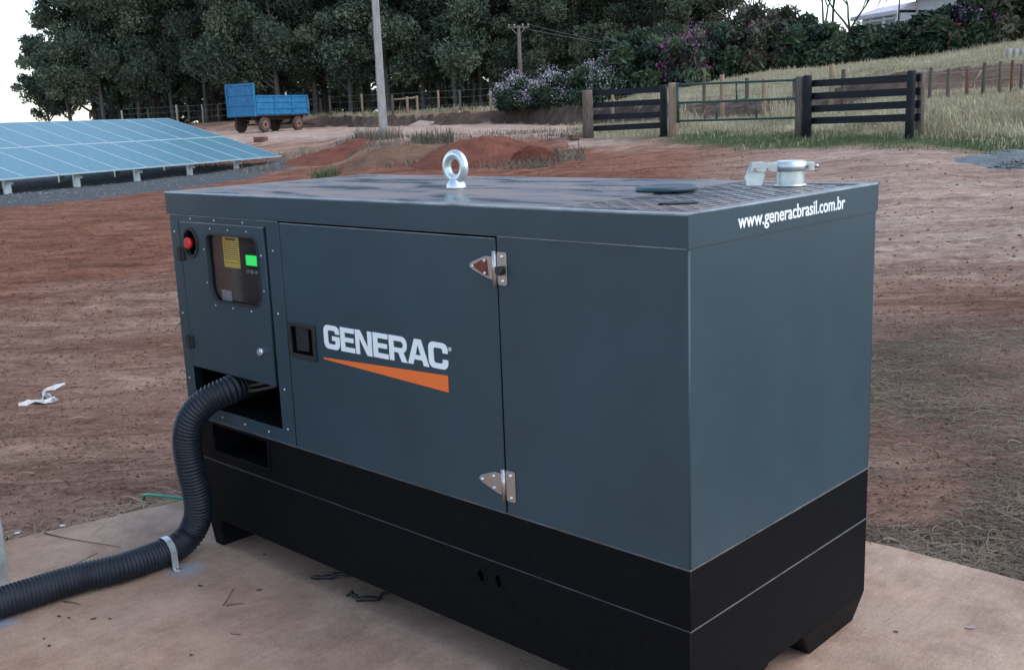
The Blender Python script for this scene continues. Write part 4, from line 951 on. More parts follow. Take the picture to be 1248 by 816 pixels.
# ------------------------------------------------------------------ solar tables
def solar_table(origin, n_mod, label, first):
    """origin = lower right corner of the module plane; the row runs back to the left"""
    rowd = (HR*.456 + HF).normalized(); perp = Vector((rowd.y, -rowd.x, 0))   # perp: to the right / down the slope
    if perp.dot(HR) < 0: perp = -perp
    tilt = R(16.6); down = perp*math.cos(tilt) + Vector((0,0,-math.sin(tilt)))
    nrm = perp*math.sin(tilt) + Vector((0,0,math.cos(tilt)))
    Tt = thing('solar_table', label, 'solar panels', origin)
    S = 2.72; wmod = 1.165
    Mx = Matrix((-rowd, -down, nrm)).transposed()           # local x along row (away to the left), y up the slope
    if Mx.determinant() < 0: Mx = Matrix((-rowd, -down, nrm)).transposed()
    Mx = Mx.to_4x4()
    cell = MB(); cell.cur = 0; cell.box((.012, .012, -.010), (wmod-.032, S-.032, 0.0)); gm = cell.mesh('module_glass', M['pv'])
    fr = MB()
    fr.box((0,0,-.035), (wmod-.02, .026, .004)); fr.box((0, S-.046, -.035), (wmod-.02, S-.02, .004)); fr.box((0,.026,-.035), (.022, S-.046, .004)); fr.box((wmod-.042,.026,-.035), (wmod-.02, S-.046, .004))
    fm = fr.mesh('module_frame', M['pvframe'])
    for i in range(n_mod):
        for j in range(2):
            f_ = link('solar_module', fm, Tt); f_.matrix_local = Mx @ Matrix.Translation((i*wmod, j*S, 0))
            g_ = link('module_glass', gm, f_)
    rl = MB()
    for yy in (.55, 2.15, 3.2, 4.9): 
        rl = MB(); rl.box((-.05, yy-.03, -.115), (n_mod*wmod, yy+.03, -.037)); o = rl.build('purlin', M['zinc'], Tt); o.matrix_local = Mx
    inv = Mx.to_3x3()
    k_ = 0; xx = 2.2
    while xx < n_mod*wmod:
        for yy, nm in ((.35, 'front_post'), (3.7, 'rear_post')):
            top = inv @ Vector((xx, yy, -.10)); wpt = Vector(origin)+top; gz = ground_xy(wpt.x, wpt.y)
            q = MB(); Rz = Matrix.Translation(top) @ Matrix.Rotation(math.atan2(rowd.y, rowd.x), 4, 'Z')
            hgt = wpt.z-gz+.3
            q.box((-.11, -.035, -hgt), (.11, -.029, .02), Rz); q.box((-.11, -.028, -hgt), (-.104, .035, .02), Rz); q.box((.104, -.028, -hgt), (.11, .035, .02), Rz)
            q.build('steel_post', M['zinc'], Tt)
        a = inv @ Vector((xx, 1.9, -.12)); b = inv @ Vector((xx, 3.7, -.12)); b.z -= .75
        q = MB(); q.tube([a, b], .035, 4, True, False); q.build('brace', M['zinc'], Tt)
        r0 = inv @ Vector((xx, .1, -.17)); r1 = inv @ Vector((xx, 5.2, -.17)); q = MB(); q.tube([r0, r1], .05, 4, True, False); q.build('rafter', M['zinc'], Tt)
        xx += 2.45
    return Tt
O1 = at(343, 190, 40)
solar_table(O1, 17, 'front table of tilted blue solar panels on galvanised posts over gravel', True)
_row = (HR*.456 + HF).normalized()
O2 = O1 + Vector((_row.y, -_row.x, 0))*(-9.4 if Vector((_row.y,-_row.x,0)).dot(HR) > 0 else 9.4) + _row*10.5 + Vector((0,0,.12))
solar_table(O2, 17, 'second table of solar panels, mostly hidden behind the front one', False)

# ------------------------------------------------------------------ blue trailer
tp = gp(330, 70); TH = R(59)
TR = thing('farm_trailer', 'blue four wheeled farm trailer with a tall headboard standing on the dirt road', 'trailer', tp, 0)
xd = (HR*math.cos(TH)+HF*math.sin(TH)); 
TR.rotation_euler = (0, 0, math.atan2(xd.y, xd.x))
# local x = towards the right/back (drawbar), local -y faces the camera
def tb(name, a, b, m_, parent=TR, bev=.02, lab=None):
    q = MB(); q.box(a, b); o = q.build(name, m_, parent, bev); 
    if lab: o['label'] = lab
    return o
Lx, Wy = 4.9, 2.35; x0, x1 = -Lx/2, Lx/2; y0, y1 = -Wy/2, Wy/2; zb = 1.02
tb('floor', (x0, y0, zb-.06), (x1, y1, zb+.02), M['rust'])
sd_ = tb('side_board', (x0+.08, y0, zb+.02), (x1, y0+.06, zb+1.22), M['blue']); sd2 = tb('side_board', (x0+.08, y1-.06, zb+.02), (x1, y1, zb+1.22), M['blue'])
tb('tail_board', (x1, y0, zb+.02), (x1+.06, y1, zb+1.22), M['blue'])
hb = tb('headboard', (x0-.02, y0-.03, zb-.04), (x0+.07, y1+.03, zb+1.98), M['blue'])
for z in (.06, .40, .80, 1.14): tb('rib', (x0+.14, y0-.045, zb+z), (x1-.04, y0-.002, zb+z+.10), M['blue'], sd_, .01)
for xx in (x0+.09, x0+1.7, x0+3.3, x1-.10): tb('stake', (xx, y0-.06, zb-.02), (xx+.08, y0-.001, zb+1.24), M['blue'], sd_, .01)
for z in (.02, .62, 1.25, 1.86): tb('rib', (x0-.07, y0+.02, zb+z), (x0-.021, y1-.02, zb+z+.10), M['blue'], hb, .01)
for yy in (y0-.02, y1-.08): tb('stake', (x0-.08, yy, zb-.05), (x0-.0215, yy+.10, zb+2.0), M['blue'], hb, .01)
for yy in (y0+.45, y1-.55): tb('chassis_beam', (x0+.1, yy, zb-.28), (x1-.05, yy+.10, zb-.062), M['rust'])
for xx in (x0+.85, x1-.95):
    tb('axle', (xx-.05, y0+.18, .42), (xx+.05, y1-.18, .54), M['rust'])
    tb('spring_pack', (xx-.40, y0+.42, .56), (xx+.40, y0+.55, zb-.29), M['rust']); tb('spring_pack', (xx-.40, y1-.55, .56), (xx+.40, y1-.42, zb-.29), M['rust'])
    for yy, s__ in ((y0+.05, -1), (y1-.05, 1)):
        q = MB(); q.tube([(xx, yy, .47), (xx, yy-.0*s__+s__*-.04, .47), (xx, yy-s__*.20, .47), (xx, yy-s__*.24, .47)], [.40, .475, .475, .40], 28); wh = q.build('wheel', M['tyre'], TR)
        q = MB(); q.tube([(xx, yy+s__*.006, .47), (xx, yy-s__*.03, .47)], .25, 20, True); q.build('rim', M['rim'], wh)
        q = MB(); q.tube([(xx, yy+s__*.06, .47), (xx, yy, .47)], [.07, .10], 12, True); q.build('hub', M['rust'], wh)
q = MB(); q.tube([(x1-.2, y0+.6, .55), (x1+1.5, 0, .38)], .045, 6); q.tube([(x1-.2, y1-.6, .55), (x1+1.5, 0, .38)], .045, 6); q.tube([(x1+1.45, 0, .38), (x1+1.75, 0, .36)], .05, 6); q.build('drawbar', M['rust'], TR)
# bricks by the road
for px, v, lab in ((318, 50, 'lone dark block lying on the bank just below the trailer'),):
    p = gp(px, v); q = MB(); q.box((-.28,-.2,-.03),(.28,.2,.22)); o = q.build('block', M['brick'], None, .03); o.location = p; o.rotation_euler=(0,0,.5); tag(o, lab, 'block')
p = gp(700, 33); q = MB(); q.box((-.28,-.12,-.02),(.28,.12,.14)); o = q.build('block', M['brick'], None, .015); o.location = p; o.rotation_euler = (0,0,YAW+.1); tag(o, 'old brick block lying at the left foot of the plank fence', 'block')
p = gp(1140, 26)

# ------------------------------------------------------------------ poles
P0 = gp(467.5, 42)
PL = thing('utility_pole', 'tall tapered concrete utility pole standing on the bank left of the lifting eye', 'pole', P0)
q = MB(); H = 9.5
q.hexa([(-.19,-.16,-.3),(.19,-.16,-.3),(.19,.16,-.3),(-.19,.16,-.3),(-.12,-.10,H),(.12,-.10,H),(.12,.10,H),(-.12,.10,H)])
o = q.build('shaft', M['pole'], PL, .02); o.rotation_euler = (0,0,YAW+.15)
q = MB(); q.box((-.035, -.151, 2.75), (.035, -.12, 3.1)); o = q.build('slot', M['cavity'], PL); o.rotation_euler = (0,0,YAW+.15)
P1 = gp(635.5, 66.5)
P1.z = min(P1.z, zat(636, 129, 66.5))
PT = thing('utility_pole', 'thin grey utility pole with a crossarm in front of the wood', 'pole', P1); ztop = zat(637, 31, 66.5)-P1.z
q = MB(); q.tube([(0,0,-.2),(0,0,ztop)], [.16,.10], 8); q.build('shaft', M['wood_post'], PT)
q = MB(); cxv = HR; zt = ztop-.12; q.tube([cxv*-.65+Vector((0,0,zt)), cxv*.65+Vector((0,0,zt))], .06, 4, True, False); q.build('crossarm', M['wood_post'], PT)
q = MB(); q.tube([cxv*-.40+Vector((0,-.02,zt-.05)), Vector((0,-.02,zt-.5))], .02, 4); q.tube([cxv*.40+Vector((0,-.02,zt-.05)), Vector((0,-.02,zt-.5))], .02, 4); q.build('brace', M['pole'], PT)
for a_ in (-.58, -.25, .25, .58):
    q = MB(); q.tube([cxv*a_+Vector((0,0,zt+.05)), cxv*a_+Vector((0,0,zt+.20))], [.035,.05], 8); q.build('insulator', M['slab'], PT)
E_ = gp(1020, 74); 
for k, a_ in enumerate((-.58, .58)):
    A_ = P1 + cxv*a_ + Vector((0,0,zt+.18)); B_ = at(985, 66+k*6, 60)
    q = MB(); q.tube([A_.lerp(B_, t_)+Vector((0,0,-2.2*t_*(1-t_)*1.0)) for t_ in [i/16 for i in range(17)]], .012, 4)
    tag(q.build('overhead_wire', M['fwire']), ('upper' if k == 0 else 'lower')+' sagging wire running right from the crossarm of the thin pole', 'wire')

# ------------------------------------------------------------------ plank fence sections and gate
def post(p, h, r, m_, parent, name='post', n=10, lean=0, square=False, sink=.25):
    q = MB()
    if square: q.box((-r,-r,-sink),(r,r,h)); o = q.build(name, m_, parent, .012)
    else:
        q.tube([(0,0,-sink),(.01,0,h*.35),(-.008,.01,h*.7),(lean,0,h-.02),(lean,0,h)], [r*1.05,r,r*.97,r*.95,r*.8], n); o = q.build(name, m_, parent)
    o.location = p - parent.location; o.rotation_euler = (0,0,YAW+random.uniform(-.1,.1)); return o
def plank_fence(pa, pb, ha, hb, rails, label, post_r, mats, plankw=.16):
    T_f = thing('plank_fence', label, 'fence', pa)
    post(pa, ha, post_r[0], mats[0], T_f); post(pb, hb, post_r[1], mats[1], T_f)
    d = (pb-pa); dh = Vector((d.x, d.y, 0)).normalized(); nb = Vector((dh.y, -dh.x, 0)); 
    if nb.dot(HF) > 0: nb = -nb
    for (za, zb_) in rails:
        A_ = pa + Vector((0,0,za)) + nb*(post_r[0]+.005) + dh*(-.03); B_ = pb + Vector((0,0,zb_)) + nb*(post_r[0]+.005) + dh*.10
        if len(mats) > 2: B_ = B_ + dh*.12
        up = Vector((0,0,plankw/2)); th = nb*.04
        q = MB(); q.hexa([A_-up-O_(), B_-up, B_-up+th, A_-up+th, A_+up, B_+up, B_+up+th, A_+up+th]); o = q.build('plank', M['wood_dark'], T_f, .006)
        o.location = -pa
    return T_f
def O_(): return Vector((0,0,0))
def ppt(px, py, v):          # point on a given pixel at v
    return at(px, py, v)
def base(px, py, v): return at(px, py, v)
# heights read off the photograph at each post
vL, vL2, vG1, vG2, vR, vR2 = 33.4, 31.3, 31.0, 28.0, 27.8, 24.6
A0, A1 = gp(717, vL), gp(809, vL2)
hz = lambda px, py, v, p: zat(px, py, v)-p.z
railsL = [(hz(722,113.5,vL,A0), hz(808,108.5,vL2,A1)), (hz(722,128.5,vL,A0), hz(808,124,vL2,A1)), (hz(722,143,vL,A0), hz(808,139.5,vL2,A1)), (hz(722,157,vL,A0), hz(808,152.5,vL2,A1))]
def plank_section(pa, pb, ha, hb, rails, label, ra, rb, ma, mb, over=0.0, w_=.17, behind=False):
    T_f = thing('plank_fence', label, 'fence', pa)
    post(pa, ha, ra, ma, T_f); post(pb, hb, rb, mb, T_f)
    dh = Vector(((pb-pa).x, (pb-pa).y, 0)).normalized(); nb = Vector((dh.y, -dh.x, 0))
    if nb.dot(HF) > 0: nb = -nb
    s__ = 1
    off = nb*(-(min(ra, rb)+.02)) if behind else nb*(max(ra,rb)*.3)
    for k, (za, zb_) in enumerate(rails):
        j = random.uniform(-.02,.02)
        A_ = Vector((0,0,za)) + off + dh*(-.04+j); B_ = (pb-pa)*Vector((1,1,1)); B_ = Vector(((pb-pa).x, (pb-pa).y, pb.z-pa.z+zb_)) + off + dh*(over+j)
        up = Vector((0,0,w_/2)); th = nb*-.04
        q = MB(); q.hexa([A_-up, B_-up, B_-up+th, A_-up+th, A_+up, B_+up, B_+up+th, A_+up+th]); q.build('plank', M['wood_dark'], T_f, .006)
    return T_f
plank_section(A0, A1, hz(715,110,vL,A0), hz(809,103,vL2,A1), railsL, 'left section of dark plank fence, from the thick brown post to the gate', .17, .11, M['wood_post'], M['wood_dark'], behind=True)
B0, B1 = gp(983, vR), gp(1108, vR2)
railsR = [(hz(988,102,vR,B0), hz(1102,95.5,vR2,B1)), (hz(988,117.5,vR,B0), hz(1102,112,vR2,B1)), (hz(988,133,vR,B0), hz(1102,127.5,vR2,B1)), (hz(988,147.5,vR,B0), hz(1102,143.5,vR2,B1))]
plank_section(B0, B1, hz(983,92,vR,B0), hz(1108,86,vR2,B1), railsR, 'right section of dark plank fence with four boards on the grass', .12, .105, M['wood_dark'], M['wood_dark'], over=.16, behind=True)
GT = thing('field_gate', 'green steel tube gate hung between two wooden gate posts', 'gate', gp(821, vG1))
g0 = GT.location.copy(); gA = gp(820, vG1); gB = gp(975, vG2)
post(gA, hz(819,101,vG1,gA), .13, M['wood_tan'], GT, 'gate_post'); post(gB, hz(975,93,vG2,gB), .14, M['wood_post'], GT, 'gate_post')
def gl_(px, py):
    t_ = (px-820)/(975-820); v = 1/((1-t_)/vG1+t_/vG2)-.05; return at(px, py, v)
for name, pa, pb, r in (('top_rail', (825,103.5), (970,97.5), .032), ('middle_rail', (825,125.5), (970,120), .032), ('bottom_rail', (825,147.5), (970,143.5), .032), ('end_stile', (825.5,101), (826.5,150), .045), ('end_stile', (969.5,95), (971,144), .035),
    ('upright', (897.5,100), (897.8,122.5), .024), ('upright', (873,123), (873.5,145.5), .024), ('upright', (921.5,121), (922,144), .024)):
    q = MB(); q.tube([gl_(*pa)-g0, gl_(*pb)-g0], r, 8); q.build(name, M['gate'], GT)
# far gate post right of the plank section
o = thing('fence_post', 'thick pale wooden post just right of the plank fence end', 'post', gp(1120, 25.2)); post(o.location.copy(), hz(1120,88,25.2,o.location), .10, M['wood_post'], o)

# wire fences
def wire_fence(pxs, v_of, h, r, label, m_, wires=(.35,.7,1.0), bases=None, first_dark=None):
    pts = []
    for px in pxs: pts.append(gp(px, v_of(px)))
    T_f = thing('wire_fence', label, 'fence', pts[0])
    for i, p in enumerate(pts): post(p, h*random.uniform(.9,1.1), r*random.uniform(.75,1.25), m_[i % len(m_)], T_f, n=7, lean=random.uniform(-.04,.04))
    for wz in wires:
        q = MB(); q.tube([p-pts[0]+Vector((0,0,wz*h-.02*random.random())) for p in pts], .008, 4, True, False); q.build('wire', M['fwire'], T_f)
    return T_f
wire_fence([403,442,479,535,561,598,634,674,712], lambda px: float(np.interp(px, [400,470,600,715], [80,72,68,60]))+.3, 1.35, .09, 'weathered post and wire fence on top of the dark bank below the wood', [M['wood_old'], M['wood_tan']])
wire_fence([150,182,217,231,248,267,300,340,377,392], lambda px: 84, 1.35, .085, 'post and wire fence before the trees behind the blue trailer', [M['slab'], M['wood_old']])
wire_fence([747,858,880,910,931,968,1013,1027], lambda px: float(np.interp(px, [747,820,975,1107], [50,43,41,38.5])), 1.55, .085, 'brown post and wire fence running behind the green gate', [M['wood_tan'], M['wood_old']], wires=(.3,.55,.8))
wire_fence([1133,1155,1178,1198,1218,1232,1244,1275,1320], lambda px: 36.2, .95, .06, 'low fence of thin brown posts on the grass at the right', [M['wood_old'], M['wood_post'], M['brick']], wires=(.5,.85))
# pen rail frame (timber hurdle) and slab ramp against the bank
hp = [gp(x, 73) for x in (479, 497, 509)]
T_h = thing('timber_hurdle', 'small timber frame with one rail on the bank right of the concrete pole', 'hurdle', hp[0])
for p in hp: post(p, 1.15, .09, M['wood_tan'], T_h, n=8)
q = MB(); q.tube([Vector((0,0,1.0)), hp[1]-hp[0]+Vector((0,0,1.02)), hp[2]-hp[0]+Vector((0,0,1.05))], .06, 6); q.build('rail', M['wood_tan'], T_h)
ra, rb, rc, rd = at(497,153.5,66), at(518,153.5,65.5), at(541,142.5,70.5), at(521,142,71)
q = MB(); q.hexa([ra-Vector((0,0,.12)), rb-Vector((0,0,.12)), rc-Vector((0,0,.12)), rd-Vector((0,0,.12)), ra, rb, rc, rd]); 
tag(q.build('ramp_slab', M['slab']), 'pale slab leaning as a ramp against the dark bank', 'slab')
# grey posts and rubble top right
for k, (px, w_, lab) in enumerate(((1229, 5, 'leftmost grey stump among the rubble at the far right slope'), (1237, 5, 'middle grey stump among the rubble at the far right slope'), (1246, 6, 'rightmost grey stump among the rubble at the far right slope'))):
    v = 42; zt_ = zat(px, 59, v); zb_ = zat(px, 74, v); p = at(px, 74, v); q = MB(); r_w = w_/F_PX*v/2*1.2
    q.tube([(0,0,-.3),(0,0,(zt_-zb_)*.6),(.02,0,zt_-zb_)], [r_w*1.1,r_w,r_w*.8], 9); o = q.build('stump', M['pole']); o.location = p; tag(o, lab, 'stump', 'grey stumps on the slope')
q = MB(); A_, B_ = at(1186, 103, 35.5), at(1196, 86, 35.5); q.tube([A_, B_], [.03,.025], 6); tag(q.build('leaning_stake', M['wood_tan']), 'pale stick leaning against the low fence at the right', 'stake')

# ------------------------------------------------------------------ vegetation
def leaf_cloud(centres, radii, n_per, size, seed, droop=.5, tints=None, aspect=2.2, flat=.8):
    """diamond leaves gathered in clumps -> arrays of vertices, faces, tint"""
    r_ = np.random.default_rng(seed); Vs = []; tn = []
    for ci, (c, rad_) in enumerate(zip(centres, radii)):
        n_ = n_per; d = r_.normal(size=(n_, 3)); d /= np.linalg.norm(d, axis=1)[:, None]
        rr = rad_*(r_.random(n_)**.45)[:, None]; p = np.array(c) + d*rr*np.array([1,1,flat])
        sz = size*np.exp(r_.normal(0, .3, n_))
        a = r_.normal(size=(n_, 3)); a[:, 2] -= droop*1.5; a /= np.linalg.norm(a, axis=1)[:, None]
        b = np.cross(a, r_.normal(size=(n_, 3))); b /= np.linalg.norm(b, axis=1)[:, None]
        L2 = a*(sz*.5*aspect)[:, None]; W2 = b*(sz*.5)[:, None]
        Vs.append(np.stack([p-L2, p+W2, p+L2, p-W2], 1).reshape(-1, 3))
        base_t = tints[ci] if tints is not None else r_.uniform(.2,.8)
        tn.append(np.repeat(np.clip(base_t + r_.normal(0, .16, n_), 0, 1), 4))
    V = np.concatenate(Vs); T = np.concatenate(tn); Fq = np.arange(len(V)).reshape(-1, 4)
    return V, Fq, T
def limbs(q, base_, top, r0, n_l, cr, spread, seed, up=.35):
    rnd = random.Random(seed); pts = [Vector(base_).lerp(Vector(top), t_) + Vector((rnd.uniform(-.12,.12)*t_*3, rnd.uniform(-.12,.12)*t_*3, 0)) for t_ in [i/7 for i in range(8)]]
    q.tube(pts, [r0*(1-.80*i/7) for i in range(8)], 8); ends = []
    for k in range(n_l):
        t_ = cr + (1-cr)*(k+.5)/n_l; i = min(int(t_*7), 6); p = pts[i].lerp(pts[i+1], t_*7-i); a = rnd.uniform(0, 6.28); ln = spread*(1.1-.6*(t_-cr)/(1-cr))*rnd.uniform(.6,1.15)
        e1 = p + Vector((math.cos(a)*ln*.5, math.sin(a)*ln*.5, ln*up)); e2 = p + Vector((math.cos(a)*ln, math.sin(a)*ln, ln*up*1.5)); rr = r0*(1-.8*t_)*.6
        q.tube([p, e1, e2], [rr, rr*.6, rr*.2], 5); ends.append(e2); ends.append(e1)
    return ends, pts
tree_kinds = []
def make_tree_kind(Hh, cr, spread, nper, size, seed, matl, nl=26, r0=.2, trunkm='trunk'):
    q = MB(); ends, pts = limbs(q, (0,0,-.4), (random.uniform(-.4,.4), random.uniform(-.4,.4), Hh), r0, nl, cr, spread, seed)
    tm = q.mesh('trunk', M[trunkm]); rnd = random.Random(seed+1)
    cs = [e + Vector((rnd.uniform(-.4,.4), rnd.uniform(-.4,.4), rnd.uniform(-.5,.4))) for e in ends] + [pts[-1]]
    rad_ = [rnd.uniform(.75, 1.35)*spread/3.2 for _ in cs]; tints = [rnd.choice((.15,.3,.45,.6,.9)) for _ in cs]
    V, Fq, T = leaf_cloud([tuple(c) for c in cs], rad_, nper, size, seed, tints=tints)
    cm = np_mesh('crown', V, Fq, matl, False, {'tint': T})
    return tm, cm
KT = [make_tree_kind(17, .13, 3.6, 520, .115, 100+i, M['euc'], 34) for i in range(5)]
KO = [make_tree_kind(14, .10, 3.3, 480, .115, 200+i, M['euc2'], 32) for i in range(3)]
KE = [make_tree_kind(12, .10, 3.3, 260, .15, 300+i, M['euc'], 26) for i in range(2)]
def place_tree(kind, px, v, sc, label, group, name='eucalyptus_tree', cat='tree', zoff=0):
    p = gp(px, v); p.z += zoff
    t = thing(name, label, cat, p, random.uniform(0, 6.28), group); t.scale = (sc, sc, sc*random.uniform(.93,1.07))
    for nm, me in (('trunk', kind[0]), ('crown', kind[1])): link(nm, me, t)
    return t
GRP = 'eucalyptus trees of the dark wood'
LB1, LB2 = 'tall dark eucalyptus in the front row of the wood', 'dark eucalyptus standing deeper inside the wood'
FRONT_ROW = [(128, 'third from the left end of the wood'), (171, 'above the top edge of the solar panels'), (212, 'above the far upper corner of the solar panels'), (252, 'just left of the blue trailer'), (296, 'directly behind the blue trailer headboard'),
    (341, 'behind the low side of the blue trailer'), (385, 'midway between trailer and concrete pole'), (428, 'just left of the concrete pole'), (474, 'directly behind the concrete pole'), (516, 'behind the small timber frame'), (556, 'above the lifting eye of the generator'), (600, 'left of the pale blossoming shrubs'), (644, 'behind the thin pole with the crossarm'), (688, 'rising behind the pale blossoming shrubs')]
for i, (px, wh_) in enumerate(FRONT_ROW):
    place_tree(KT[(i*3+1) % 5], px, 86+random.uniform(-2,2)-(px-128)*.012, random.uniform(.85,1.05), 'tall dark front row eucalyptus '+wh_, GRP)
px = 150
while px < 860:
    place_tree(random.choice(KT), px, 95+random.uniform(-2,2)-(px-128)*.012, random.uniform(.95,1.15), LB2, GRP); px += random.uniform(40,55)
px = 190
while px < 860:
    place_tree(random.choice(KT), px, 105+random.uniform(-2,2), random.uniform(1.0,1.2), LB2, GRP); px += random.uniform(55,80)
place_tree(KE[0], 88, 88, .86, 'leaning loose crowned tree at the left end of the wood', None)
place_tree(KE[1], 118, 90, 1.05, 'bushy tree second from the left end of the wood', None)
place_tree(KE[0], 62, 92, .62, 'lowest tree at the very left end of the wood, thin against the sky', None)
for i, (px, v, sc) in enumerate(((655,78,.86), (705,76,.86), (752,75,.80), (798,74,.82), (838,72,.72), (868,74,.62))):
    place_tree(KO[i % 3], px, v, sc, ['olive green drooping tree just right of the thin utility pole', 'olive tree second right of the thin utility pole', 'olive tree above the left plank fence', 'olive tree above the gap between plank fence and gate', 'olive tree above the magenta blossoms', 'smallest olive tree at the right end of the wood'][i], None)
r_ = np.random.default_rng(601); cs = []
for i in range(760):
    px = r_.uniform(140, 900); v = r_.uniform(111, 128); u = (px-624)/F_PX*v; zt = 1.2 + abs(r_.normal(0, 2.6))*.9 + (0 if r_.random() < .5 else 1.5)
    cs.append((CAM.x+u*HR.x+v*HF.x, CAM.y+u*HR.y+v*HF.y, zt+.6))
V, Fq, T = leaf_cloud(cs, r_.uniform(.7, 1.5, len(cs)), 130, .22, 602, tints=list(r_.uniform(.1,.6,len(cs))))
tag(link('far_undergrowth', np_mesh('far_undergrowth', V, Fq, M['euc'], False, {'tint': T})), 'dark undergrowth filling the back of the wood between the trunks', 'undergrowth', kind='stuff')
# thin understorey trunks in the wood
for i in range(26):
    px = 150+i*20+random.uniform(-8,8); v = random.uniform(84,104); p = gp(px, v)
    q = MB(); hh = random.uniform(5,8); q.tube([(0,0,-.3),(random.uniform(-.15,.15),0,hh*.5),(random.uniform(-.4,.4),0,hh)], [.13,.11,.05], 6); o = q.build('bare_trunk', M['trunk' if i % 3 else 'bark_dark']); o.location = p
    tag(o, 'slim bare trunk rising into the dark canopy of the wood', 'tree trunk', 'slim trunks at the foot of the wood')

# shrubs and hedge
def make_shrub_kind(w_, h_, nper, size, seed, matl, ncl=26, flowers=None, fl_n=0, fl_size=.1):
    rnd = random.Random(seed); cs = []; q = MB()
    for i in range(ncl):
        a = rnd.uniform(0, 6.28); rr = (rnd.random()**.5)*w_; hh = h_*(.25+.70*rnd.random())*(1-.35*(rr/w_)**2)
        c = Vector((math.cos(a)*rr, math.sin(a)*rr*.8, hh)); cs.append(c); q.tube([(c.x*.15, c.y*.15, -.2), (c.x*.6, c.y*.6, hh*.5), tuple(c)], [.05,.03,.012], 5)
    for i in range(8):
        a = i/8*6.28; cs.append(Vector((math.cos(a)*w_*.85, math.sin(a)*w_*.7, h_*.18)))
    sm = q.mesh('stems', M['bark_dark']); rad_ = [rnd.uniform(.35,.65)*h_/2.2 for _ in cs]
    V, Fq, T = leaf_cloud([tuple(c) for c in cs], rad_, nper, size, seed, droop=.1, tints=[rnd.choice((.1,.35,.5,.7,.95)) for _ in cs])
    lm = np_mesh('foliage', V, Fq, matl, False, {'tint': T})
    # long shoots that break the outline
    fmesh = None
    if flowers:
        fc = [c+Vector((0,0,rad_[i]*.55)) - HF*(rad_[i]*.4) for i, c in enumerate(cs) if rnd.random() < .65]
        V, Fq, T = leaf_cloud([tuple(c) for c in fc], [rnd.uniform(.55,.95) for _ in fc], fl_n, fl_size, seed+3, droop=0, aspect=1.2); fmesh = np_mesh('blossom', V, Fq, flowers, False, {'tint': T})
    return sm, lm, fmesh
def place_shrub(k, px, v, sx_, sz, label, group=None, name='shrub', cat='shrub', z=None, rot=None):
    p = gp(px, v)
    if z is not None: p.z = z
    t = thing(name, label, cat, p-Vector((0,0,.1)), YAW if rot is None else rot, group); t.scale = (sx_, sx_, sz)
    link('stems', k[0], t); link('foliage', k[1], t)
    if k[2]: link('blossom', k[2], t)
    return t
SW = make_shrub_kind(1.9, 2.5, 300, .11, 401, M['shrub'], 26, M['fl_white'], 190, .055)
SG = [make_shrub_kind(1.9, 2.6, 330, .12, 411+i, M['shrub'], 28, M['fl_magenta'], 5, .07) for i in range(3)]
SB_ = make_shrub_kind(2.0, 2.5, 330, .11, 421, M['shrubb'], 28, M['fl_magenta'], 26, .06)
SM = make_shrub_kind(1.2, 1.9, 220, .11, 431, M['shrub'], 18, M['fl_magenta'], 60, .08)
SR = make_shrub_kind(1.7, 2.4, 330, .11, 441, M['shrub'], 26, M['fl_red'], 16, .075)
SP = make_shrub_kind(1.5, 2.6, 300, .11, 451, M['shrub'], 24, M['fl_purple'], 26, .075)
place_shrub(SW, 640, 64, .95, .80, 'shrub covered in pale lilac blossom, around the foot of the thin pole')
place_shrub(SW, 685, 62, 1.0, .80, 'pale blossoming shrub, middle one of three above the dark bank')
place_shrub(SW, 735, 60, 1.0, .95, 'pale blossoming shrub above the left end of the plank fence', rot=YAW+2.2)
place_shrub(SG[0], 775, 60, 1.2, 1.25, 'green shrub right of the pale blossoming shrubs')
place_shrub(SM, 838, 57.5, 1.0, 1.45, 'shrub with bright magenta blossom above the left gate post')
place_shrub(SG[1], 812, 61, 1.1, 1.2, 'dark green shrub just left of the magenta blossom')
for i, (px, v, k, s1, s2, lab) in enumerate(((872, 60, SG[2], 1.1, 1.3, 'dark green shrub just right of the magenta blossom'), (905, 60, SB_, 1.1, 1.45, 'brownish shrub of the hedge above the green gate, left one'), (942, 60, SB_, 1.1, 1.30, 'brownish shrub of the hedge above the right half of the gate'),
    (978, 59, SG[0], 1.1, 1.05, 'green hedge shrub above the right gate post'), (1012, 58, SG[1], 1.05, .88, 'green hedge shrub below the bare trees'), (1048, 57.5, SR, 1.1, .82, 'hedge shrub with red blossom below the left end of the white house'), (1082, 56.5, SG[2], 1.1, .78, 'green hedge shrub below the middle of the white house'),
    (1115, 56, SR, 1.1, .80, 'hedge shrub with red flecks above the end of the plank fence'), (1150, 55, SG[0], 1.15, .88, 'large green hedge shrub right of the plank fence'), (1180, 54.5, SR, 1.2, 1.15, 'tall red flecked hedge shrub near the right edge'), (1205, 54, SP, 1.1, 1.55, 'tall hedge shrub with purple blossom at its top'), (1240, 53, SB_, 1.15, 1.45, 'brown and reddish hedge shrub at the right edge'), (1280, 53, SG[1], 1.2, 1.4, 'green hedge shrub half out of the picture at the right'), (1330, 52, SG[2], 1.2, 1.4, 'green hedge shrub beyond the right edge'))):
    place_shrub(k, px, v, s1, s2, lab, 'flowering hedge on the slope')
